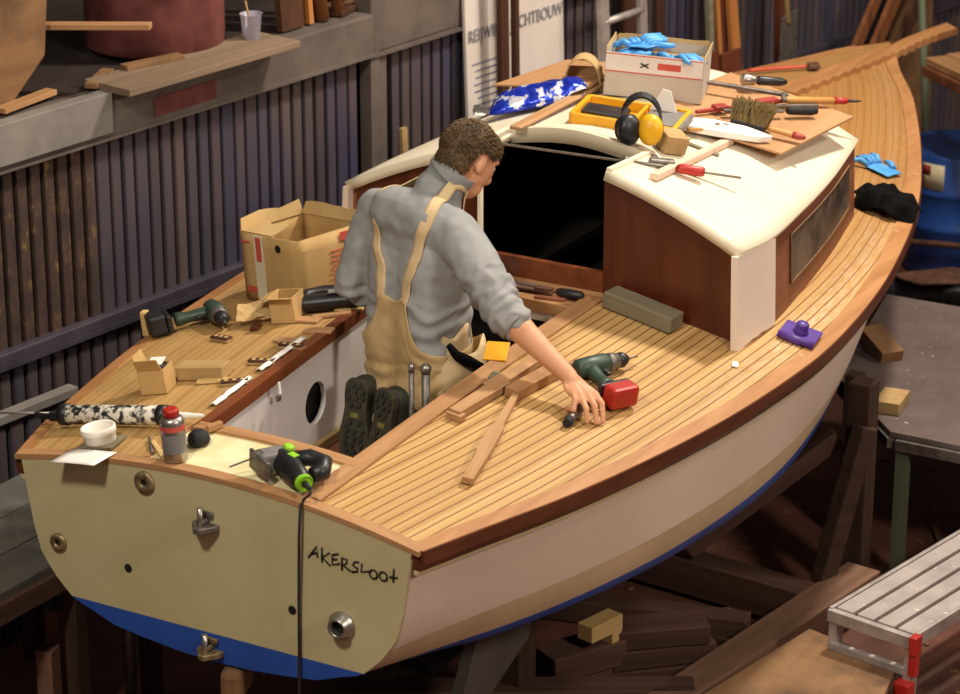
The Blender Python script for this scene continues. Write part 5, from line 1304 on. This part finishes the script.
# ------------------------------------------------------------------ the man
def blob(items, vox, smooth=4, fac=.5):
    """tapered capsules fused into one continuous skin"""
    out = bmesh.new()
    for it in items:
        bm = bmesh.new()
        if it[0] == 'c':
            _, p0, p1, r0, r1 = it
            for p, r in ((p0, r0), (p1, r1)):
                b2 = bmesh.new(); bmesh.ops.create_icosphere(b2, subdivisions=3, radius=r)
                for v in b2.verts: bm.verts.new(v.co+V(p))
                b2.free()
            res = bmesh.ops.convex_hull(bm, input=bm.verts[:])
            inner = [g for g in res['geom_interior'] if isinstance(g, bmesh.types.BMVert)]
            bmesh.ops.delete(bm, geom=inner, context='VERTS')
        else:
            _, c, r, R = it
            bmesh.ops.create_icosphere(bm, subdivisions=4, radius=1)
            bm.transform(Matrix.Translation(V(c)) @ (R.to_4x4() if R is not None else Matrix()) @ Matrix.Diagonal((*r, 1)))
        bmesh.ops.recalc_face_normals(bm, faces=bm.faces[:])
        vm = {v: out.verts.new(v.co) for v in bm.verts}
        for f in bm.faces: out.faces.new([vm[v] for v in f.verts])
        bm.free()
    me = bpy.data.meshes.new('t'); out.to_mesh(me); out.free()
    o = bpy.data.objects.new('t', me); COL.objects.link(o)
    r = o.modifiers.new('r', 'REMESH'); r.mode = 'VOXEL'; r.voxel_size = vox
    s = o.modifiers.new('s', 'SMOOTH'); s.iterations = smooth; s.factor = fac
    dg = bpy.context.evaluated_depsgraph_get(); dg.update()
    me2 = bpy.data.meshes.new_from_object(o.evaluated_get(dg))
    bpy.data.objects.remove(o); bpy.data.meshes.remove(me)
    return me2
def link(me, name, mat, parent, smooth=True):
    me.name = name; me.materials.clear(); me.materials.append(MT[mat] if isinstance(mat, str) else mat)
    for p in me.polygons: p.use_smooth = smooth
    o = bpy.data.objects.new(name, me); COL.objects.link(o); o.parent = parent; return o
def disp(me, amp, sc, seed=0, mask=None):
    me.calc_loop_triangles() if False else None
    for v in me.vertices:
        k = 1 if mask is None else mask(v.co)
        if k: v.co += v.normal*(amp*k*noise.noise(v.co*sc+V((seed, 0, 0))))

man = thing('person', 'man in grey sweater and khaki overalls kneeling in the cockpit, hand on the deck', 'person')
PEL, C7 = V((1.205, -.015, 1.27)), V((1.30, -.035, 1.895))
SHR, SHL = V((1.185, -.175, 1.795)), V((1.262, .165, 1.800))
ELR, WRR = V((1.077, -.404, 1.601)), V((1.052, -.652, 1.442))
ELL, WRL = V((1.20, .235, 1.55)), V((1.40, .12, 1.40))
HD = V((1.388, -.100, 1.972))
rt = (SHR-SHL); rt.z = 0; rt.normalize(); fw = V((-rt.y, rt.x, 0)); 
if fw.x < 0: fw = -fw
CH = (SHR+SHL)/2+V((0, 0, -.13))+fw*.01
HIPR, HIPL = PEL+rt*.095+V((0, 0, -.02)), PEL-rt*.095+V((0, 0, -.02))
KNR, KNL = V((1.50, -.20, 1.075)), V((1.52, .12, 1.075))
ANR, ANL = V((1.095, -.035, 1.13)), V((1.105, .105, 1.14))
# head frame: looks towards the hand on the deck
hz = radians(-16); hpch = radians(36)
hf = V((cos(hz)*cos(hpch), sin(hz)*cos(hpch), -sin(hpch))); hl = V((-sin(hz), cos(hz), 0)); hu = hf.cross(hl)
HR_ = Matrix((hf, hl, hu)).transposed()
def hp_(x, y, z): return HD+HR_ @ V((x, y, z))
def HB(x, y, z, rx, ry, rz_): return ('e', hp_(x, y, z), (rx, ry, rz_), HR_)
head = [HB(-.018, 0, .030, .098, .078, .088), HB(.03, 0, -.005, .072, .070, .085), HB(.045, 0, -.065, .048, .050, .048), HB(.062, 0, -.092, .022, .024, .018),
        HB(.0, 0, -.045, .070, .062, .06), HB(.086, 0, .038, .018, .05, .014), HB(.075, .034, -.028, .022, .02, .02), HB(.075, -.034, -.028, .022, .02, .02),
        ('c', hp_(.096, 0, .012), hp_(.114, 0, -.022), .009, .013), HB(.104, .011, -.024, .009, .007, .007), HB(.104, -.011, -.024, .009, .007, .007),
        HB(.092, 0, -.052, .012, .022, .006), HB(.090, 0, -.062, .012, .019, .006)]
for sy in (1, -1):                                                        # ears
    head += [('e', hp_(-.012, sy*.075, -.004), (.020, .009, .032), HR_), ('e', hp_(-.004, sy*.071, -.02), (.012, .008, .016), HR_)]
neck = [('c', C7+V((-.005, 0, -.05)), hp_(-.04, 0, -.040), .064, .060), ('c', C7+fw*.03+V((0, 0, -.02)), hp_(.005, 0, -.07), .055, .05)]
torso = [('c', PEL+rt*.06, CH+rt*.06, .112, .112), ('c', PEL-rt*.06, CH-rt*.06, .112, .112), ('c', CH+rt*.05+V((0, 0, .06)), C7+V((0, 0, -.06)), .10, .06), ('c', CH-rt*.05+V((0, 0, .06)), C7+V((0, 0, -.06)), .10, .06), ('c', SHR, SHL, .06, .06)]
arms = [('c', SHR, ELR, .052, .043), ('c', ELR, ELR.lerp(WRR, .3), .043, .044), ('c', ELR.lerp(WRR, .3), WRR, .043, .028), ('c', SHL, ELL, .052, .043), ('c', ELL, WRL, .042, .028)]
legs = [('c', HIPR, KNR, .085, .06), ('c', HIPL, KNL, .085, .06), ('c', KNR, ANR, .055, .036), ('c', KNL, ANL, .055, .036), ('c', ANR, V((1.10, -.035, 1.05)), .03, .025), ('c', ANL, V((1.11, .105, 1.06)), .03, .025)]
# right hand resting on the deck, back of the hand up
st = V((.90, -.42, 0)).normalized(); up_ = V((0, 0, 1))
KN = V((1.012, -.728, 1.404))
hand = []
tips = []
def dk(x, y, h): return V((x, y, dz(x, y)+h))
for off, kz, pip, tip, r in ((.036, .003, V((1.032, -.782, 1.382)), dk(1.012, -.798, .011), .0098), (.012, .006, V((1.003, -.772, 1.382)), dk(.990, -.786, .011), .0100),
                             (-.013, .003, V((.978, -.755, 1.378)), dk(.968, -.765, .014), .0094), (-.033, -.004, V((.962, -.720, 1.370)), dk(.992, -.680, .014), .0084)):
    k = KN+st*off+V((0, 0, kz)); mid = pip.lerp(tip, .55)+V((0, 0, .003))
    hand += [('c', WRR.lerp(k, .35), k, .013, r*1.22), ('c', k, pip, r*1.2, r*1.05), ('c', pip, mid, r*1.03, r*.93), ('c', mid, tip, r*.92, r*.78)]
pb = WRR.lerp(KN, .25)
hand += [('e', WRR.lerp(KN, .52)+V((0, 0, -.008)), (.05, .042, .016), Matrix(((KN-WRR).normalized(), st, (KN-WRR).normalized().cross(st))).transposed()),
         ('c', WRR, pb, .028, .024), ('c', pb+st*.012, V((1.085, -.700, 1.400)), .018, .0125), ('c', V((1.085, -.700, 1.400)), V((1.092, -.732, 1.380)), .0115, .0105), ('c', V((1.092, -.732, 1.380)), dk(1.078, -.758, .014), .0105, .008)]
# left hand closed loosely on the thigh
lw = (WRL-ELL).normalized(); ls = V((lw.y, -lw.x, 0)).normalized(); lu = lw.cross(ls)
hand += [('e', WRL+lw*.05, (.05, .042, .018), Matrix((lw, ls, lu)).transposed())]
for k in range(4):
    b = WRL+lw*.092+ls*(.030-.02*k); p = b+lw*.04-V((0, 0, .012)); q = p+lw*.016-V((0, 0, .030))
    hand += [('c', b-lw*.03, p, .0105, .009), ('c', p, q, .009, .0075)]
hand += [('c', WRL+lw*.02+ls*.03, WRL+lw*.07+ls*.062-V((0, 0, .01)), .015, .010), ('c', WRL+lw*.07+ls*.062-V((0, 0, .01)), WRL+lw*.10+ls*.066-V((0, 0, .03)), .010, .008)]
me = blob(head+neck+torso+arms+legs+hand, .0046, 3)
body = link(me, 'body', 'skin', man)
# eyes
for sy in (1, -1):
    m = MB(); m.ball(hp_(.083, sy*.031, .014), .0125, 2); e_ = m.build('eye', 'white', man)
    m = MB(); m.ball(hp_(.0915, sy*.032, .0125), .0052, 2); m.build('iris', 'hair', e_)
    m = MB(); m.tube([hp_(.0945, sy*.014, .036), hp_(.099, sy*.028, .042), hp_(.088, sy*.048, .036)], [.004, .005, .003], 6); m.build('eyebrow', 'hair', man)
# hair: close-cropped cap with short tufts
def in_hair(p):
    q = HR_.transposed() @ (p-HD)
    if q.x > .082-.25*max(0, .10-q.z): pass
    line = .052 if q.x > .045 else (lerp(-.085, .045, max(0, min(1, (q.x+.075)/.115)))**1 if True else 0)
    if abs(q.y) > .055 and -.048 < q.x < .03 and q.z < .036: return False
    return q.z > line and q.x < .098
hm_ = blob([HB(-.020, 0, .034, .106, .085, .095), HB(-.045, 0, -.03, .072, .070, .070), HB(.028, 0, .055, .070, .070, .064)], .006, 4)
bm = bmesh.new(); bm.from_mesh(hm_)
bmesh.ops.delete(bm, geom=[v for v in bm.verts if not in_hair(v.co)], context='VERTS')
for v in bm.verts: v.co += v.normal*(.0015*noise.noise(v.co*30)+.0005*noise.noise(v.co*110))
bm.to_mesh(hm_); bm.free()
hair = link(hm_, 'hair', 'hair', man)
rr = random.Random(21); m = MB(); hv = [v for v in hm_.vertices]
flow = (hf*.6-hu*.75)
for k in range(4200):
    v = rr.choice(hv); q = HR_.transposed() @ (v.co-HD)
    dv = v.co-hp_(-.075, .01, .125); n_ = v.normal
    fl = (dv-n_*dv.dot(n_)).normalized()+V((rr.uniform(-.25, .25), rr.uniform(-.25, .25), rr.uniform(-.25, .25))); fl.normalize()
    L = rr.uniform(.014, .022) if q.z > .02 else rr.uniform(.010, .014)
    n_ = v.normal; tip = v.co+fl*L+n_*(.0022 if q.x < .06 else .007); sd = fl.cross(n_).normalized()*.0010
    a = m.bm.verts.new(v.co+sd-n_*.002); b = m.bm.verts.new(v.co-sd-n_*.002); c = m.bm.verts.new(tip); d = m.bm.verts.new(v.co+n_*.004+fl*L*.4)
    m.bm.faces.new((a, b, d)); m.bm.faces.new((a, d, c)); m.bm.faces.new((d, b, c)); m.bm.faces.new((a, c, b))
m.build('hair_tufts', 'hair', hair, smooth=True)
# sweater
bk0 = -fw
nk = (hp_(-.04, 0, -.05)-C7).normalized()
sw = [('c', PEL+rt*.062+V((0, 0, .10)), CH+rt*.068, .124, .124), ('c', PEL-rt*.062+V((0, 0, .10)), CH-rt*.068, .124, .124), ('c', CH+rt*.05+V((0, 0, .07)), C7+V((0, 0, -.07)), .108, .075), ('c', CH-rt*.05+V((0, 0, .07)), C7+V((0, 0, -.07)), .108, .075), ('c', SHR+V((0, 0, -.008)), SHL+V((0, 0, -.008)), .080, .080), ('c', SHR.lerp(SHL, .3)+V((0, 0, .02))+bk0*.02, SHL.lerp(SHR, .3)+V((0, 0, .02))+bk0*.02, .088, .088),
      ('c', C7+V((0, 0, -.06)), C7+V((-.004, 0, -.012)), .080, .074), ('c', C7+V((.0, 0, -.03)), C7+nk*.05+fw*.012+V((0, 0, .004)), .076, .071)]
hemR = ELR.lerp(WRR, .17)
sw += [('c', SHR+V((0, 0, -.012)), SHR.lerp(ELR, .5), .080, .076), ('c', SHR.lerp(ELR, .5), ELR, .076, .068), ('c', ELR, hemR, .068, .058), ('c', SHL+V((0, 0, -.012)), ELL, .078, .066), ('c', ELL, WRL.lerp(ELL, .2), .066, .045)]
sm = blob(sw, .008, 5)
def armk(p):
    d = (p-ELR).length; return 1.6 if d < .12 else 1
disp(sm, .010, 9, 1, armk); disp(sm, .0055, 24, 7, armk)
for v in sm.vertices:                                                     # gathered folds round the sleeve near the elbow, creases at the waist
    d = (v.co-ELR).dot((WRR-SHR).normalized())
    if (v.co-ELR).length < .16: v.co += v.normal*.005*sin(d*120+6*noise.noise(v.co*14))
    elif v.co.z < 1.56: v.co += v.normal*.004*sin(v.co.z*95+7*noise.noise(v.co*8))
sweater = link(sm, 'sweater', 'sweater', man)
ax = (C7-PEL).normalized()
dgm = lambda me_: BVHTree.FromPolygons([v.co for v in me_.vertices], [p.vertices[:] for p in me_.polygons])
T = dgm(sm)
# rolled cuff and stand-up collar
def ringtube(c, axis, r, tube, name, mat, parent, h=None, n=28, squash=1.0, up=V((0, 0, 1)), wob=.003):
    d, s_, u_ = frame((0, 0, 0), axis, up); m = MB(); rings = []
    h = h or tube*2
    rows = []
    for k in range(n+1):
        a = 2*pi*k/n; w = 1+wob/r*noise.noise(V((cos(a)*2, sin(a)*2, r*9)))
        e = (s_*cos(a)+u_*sin(a)*squash)
        rows.append([V(c)+e*r*w*f+d*q*h for q, f in ((-.5, 1.0), (-.2, 1.03), (.3, 1.0), (.5, .96), (.46, .90), (0, .9))])
    m.grid(rows); m.weld(.0005); return m.build(name, mat, parent, solid=.003, subsurf=1)
ringtube(hemR, (WRR-ELR), .060, .012, 'cuff', 'sweater_d', sweater, h=.03)
ringtube(C7+nk*.062+fw*.014+V((0, 0, .006)), nk, .079, .02, 'collar', 'sweater_d', sweater, h=.052)
# overalls: seat and legs, shell round the trunk with a raised back panel
ov = [('c', PEL+rt*.07+V((0, 0, .06)), PEL+rt*.075+V((0, 0, -.01)), .128, .130), ('c', PEL-rt*.07+V((0, 0, .06)), PEL-rt*.075+V((0, 0, -.01)), .128, .130), ('c', HIPR+V((0, 0, -.01)), KNR, .112, .084), ('c', HIPL+V((0, 0, -.01)), KNL, .112, .084), ('c', KNR, ANR, .082, .062), ('c', KNL, ANL, .082, .062)]
om = blob(ov, .009, 5)
disp(om, .014, 8, 3); disp(om, .006, 20, 5)
for v in om.vertices: v.co += v.normal*.004*sin(v.co.z*70+v.co.y*30+6*noise.noise(v.co*7))
overalls = link(om, 'overalls', 'overall', man)
bk = -fw
def shell(amin, amax, zb, zt, name, mat, parent, off=.009, na=60, nz=14):
    rows = []
    for i in range(na+1):
        a = lerp(amin, amax, i/na); d = bk*cos(a)+rt*sin(a)                # a = 0 is the middle of the back, positive to his right
        r = []
        for j in range(nz+1):
            z = lerp(zb, zt(a), j/nz); c = PEL.lerp(C7, (z-PEL.z)/(C7.z-PEL.z)); c = V((c.x, c.y, z))
            hit = T.ray_cast(c+d*.6, -d, .7); p = hit[0] if hit[0] is not None else c+d*.14
            if (p-c).length > .215: p = c+(p-c).normalized()*.19
            r.append(p+d*(off+.004*noise.noise(V((a*3, z*14, 2)))))
        rows.append(r)
    m = MB(); m.grid(rows); return m.build(name, mat, parent, solid=.004, subsurf=1)
def ztop(a):
    b = abs(a)
    t = abs(a+.06)
    back = 1.585-.03*math.cos(min(t/.30, 1)*pi/2) if t < .30 else 1.40+.185*math.exp(-((t-.30)/.24)**1.3)
    front = 1.40+.32*max(0, min(1, (b-2.1)/.5))
    return max(back, front)
shell(-pi, pi, 1.27, ztop, 'trunk_panel', 'overall', overalls)
# shoulder straps laid over the sweater
def strap(pts, w, name, parent=overalls, off=.0035, mat='strap'):
    P = [V(p) for p in pts]; N = 36; c = []
    for i in range(N+1):
        t = i/N*(len(P)-1); k = min(int(t), len(P)-2); f = t-k
        a = P[max(k-1, 0)]; b = P[k]; c2 = P[k+1]; d = P[min(k+2, len(P)-1)]
        q = .5*((2*b)+(c2-a)*f+(2*a-5*b+4*c2-d)*f*f+(3*b-a-3*c2+d)*f**3)
        loc, nr, idx, ds = T.find_nearest(q); c.append((loc, nr))
    rows = []
    for i in range(N+1):
        d = (c[min(i+1, N)][0]-c[max(i-1, 0)][0]).normalized(); s_ = d.cross(c[i][1]).normalized()
        r = []
        for k in (-1, 0, 1):
            q = c[i][0]+s_*w/2*k; loc, nr, idx, ds = T.find_nearest(q+c[i][1]*.01); r.append(loc+nr*off)
        rows.append(r)
    m = MB(); m.grid(rows); return m.build(name, mat, parent, solid=.003, subsurf=1)
zc = lambda z: PEL.lerp(C7, (z-PEL.z)/(C7.z-PEL.z))
SB = lambda a, z, r=.2: V((zc(z).x, zc(z).y, z))+(bk*cos(a)+rt*sin(a))*r
strap([SB(.18, 1.545), SB(.24, 1.63), SB(.42, 1.73), SHR.lerp(C7, .42)+V((0, 0, .07))+bk*.03, SHR.lerp(C7, .40)+V((0, 0, .06))+fw*.10, SB(pi-.45, 1.66, .2)], .040, 'shoulder_strap')
strap([SB(-.30, 1.545), SB(-.36, 1.65), SB(-.58, 1.75), SHL.lerp(C7, .36)+V((0, 0, .07))+bk*.03, SHL.lerp(C7, .38)+V((0, 0, .06))+fw*.10, SB(-pi+.45, 1.66, .2)], .040, 'shoulder_strap')
# side pouch with dark openings
m = MB(); rows = []
for i in range(15):
    a = lerp(.95, 2.45, i/14); rows.append([SB(a, z, .172+k*sin(pi*i/14)+.010*noise.noise(V((a*5, z*22, 1)))) for k, z in ((.03, 1.24), (.06, 1.29), (.075, 1.34), (.065, 1.385+.02*sin(a*7)), (.045, 1.41+.02*sin(a*7)))])
m.grid(rows); m.build('hip_pocket', 'strap', overalls, solid=.005, subsurf=1)
m = MB(); rows = []
for i in range(13):
    a = lerp(1.0, 1.75, i/12); rows.append([SB(a, z, .176+.02*sin(pi*i/12)+.012*noise.noise(V((a*6, z*20, 8)))) for z in (1.37, 1.42, 1.47+.02*sin(a*9))])
m.grid(rows); m.build('pocket_flap', 'strap', overalls, solid=.005, subsurf=1)
m = MB(); m.tube([SB(1.15, 1.44, .205), SB(1.25, 1.41, .225), SB(1.42, 1.385, .24), SB(1.6, 1.36, .252), SB(1.5, 1.325, .256), SB(1.35, 1.31, .25)], [.010, .016, .020, .018, .012, .006], 10); m.build('pocket_opening', 'blackcloth', overalls)
# boots, soles turned back towards the stern
def boot(an, toe_z, yaw, lab):
    b = empty('boot', (0, 0, 0)); b.parent = man; b['label'] = lab
    # local frame: heel up, toe on the sole boards; sole normal points aft
    base = V((an.x-.055, an.y, toe_z)); R = Matrix.Rotation(yaw, 3, 'Z') @ Matrix.Rotation(radians(8), 3, 'Y')
    L = lambda x, y, z: base+R @ V((x, y, z))
    g = []; m = MB()
    for z, cx, ry, rx in ((.0, .040, .030, .030), (.018, .045, .044, .042), (.07, .052, .051, .046), (.13, .060, .047, .052), (.19, .066, .042, .058), (.245, .066, .040, .058), (.275, .064, .034, .05), (.288, .062, .02, .03)):
        g.append(m.ring(L(cx, 0, z), R @ V((0, 1, 0)), R @ V((1, 0, 0)), ry*1.1, 18, 0, rx))
    m.skinrings(g); m.build('boot_upper', 'boot', b, subsurf=1)
    m = MB(); m.cyl(L(.09, 0, .215), L(.20, 0, .225), .056, .060, 18); m.build('boot_shaft', 'boot', b)
    prof = [(0, .028), (.02, .042), (.06, .051), (.11, .050), (.15, .042), (.19, .037), (.23, .040), (.265, .038), (.285, .026)]
    poly = [L(0, w*1.1, z) for z, w in prof]+[L(0, -w*1.1, z) for z, w in prof[::-1]]
    m = MB(); m.slab(poly, R @ V((.028, 0, 0))); s_ = m.build('sole', 'sole', b, bev=.004)
    m = MB(); r3 = random.Random(4)
    for z, w in ((.02, 2), (.043, 3), (.066, 3), (.089, 3), (.112, 3), (.14, 2), (.20, 2), (.224, 3), (.248, 3), (.268, 2)):
        for k in range(w):
            y = (k-(w-1)/2)*.028
            m.lathe(L(.002, y+r3.uniform(-.003, .003), z), R @ V((-1, 0, 0)), [(0, .0105), (.009, .0085)], 7)
    m.build('tread_pattern', 'boot', s_)['kind'] = 'stuff'
    m = MB(); m.box(L(-.002, .0, .165), (.004, .028, .016), R); m.build('sole_shank', 'bootgreen', s_)
    m = MB(); m.box(L(.07, -.046, .12), (.05, .008, .03), R, .003); m.build('side_patch', 'bootgreen', b)
boot(V((1.045, .115, 0)), SOLE+.004, radians(2), 'left boot with its lugged sole turned aft')
boot(V((1.015, .0, 0)), SOLE+.004, radians(-14), 'right boot with its lugged sole turned aft')
# ------------------------------------------------------------------ camera, lamps and fills, world
def area(name, loc, target, size, power, col):
    d = bpy.data.lights.new(name, 'AREA'); d.shape = 'DISK'; d.size = size; d.energy = power; d.color = col
    o = bpy.data.objects.new(name, d); COL.objects.link(o); o.location = loc
    o.rotation_euler = (V(target)-V(loc)).to_track_quat('-Z', 'Y').to_euler(); return o
area('lamp_over_bow', (4.0, -1.2, 5.7), (2.0, -.3, 1.3), .45, 300, (1, .90, .77))
area('fill_midship', (.5, -1.4, 6.2), (.8, -.4, 1.3), .8, 50, (1, .90, .77))  # unseen fill light, added to brighten the after deck
area('lamp_over_stern', (-3.2, -.6, 5.4), (.2, -.2, 1.1), .6, 180, (1, .91, .77))
area('fill_starboard', (-.6, -5.6, 4.6), (1.0, -.9, 1.0), .8, 165, (1, .87, .76))  # unseen fill, placed to lift the starboard hull side near the stern
area('fill_starboard_bow', (5.2, -4.4, 5.4), (4.0, -1.0, .4), .8, 130, (1, .86, .73))  # added fill light for the drums, table and platform
w = bpy.data.worlds.new('workshop air'); scn.world = w; w.use_nodes = True
w.node_tree.nodes['Background'].inputs[0].default_value = (.9, .74, .62, 1)
w.node_tree.nodes['Background'].inputs[1].default_value = .15
cd = bpy.data.cameras.new('camera'); cam = bpy.data.objects.new('camera', cd); COL.objects.link(cam)
cd.sensor_width = 36; cd.lens = 2850/960*36; cd.clip_end = 100
cam.location = (-6.30817, -4.51572, 4.69384)
pt, al = radians(20.8), radians(29.6)
F = V((cos(al)*cos(pt), sin(al)*cos(pt), -sin(pt)))
cam.rotation_euler = F.to_track_quat('-Z', 'Y').to_euler()
cd.dof.use_dof = True; cd.dof.focus_distance = 9.3; cd.dof.aperture_fstop = 4.0
scn.camera = cam
scn.view_settings.view_transform = 'Standard'; scn.view_settings.look = 'None'; scn.view_settings.gamma = 1
scn.view_settings.use_curve_mapping = False; scn.view_settings.exposure = -.1
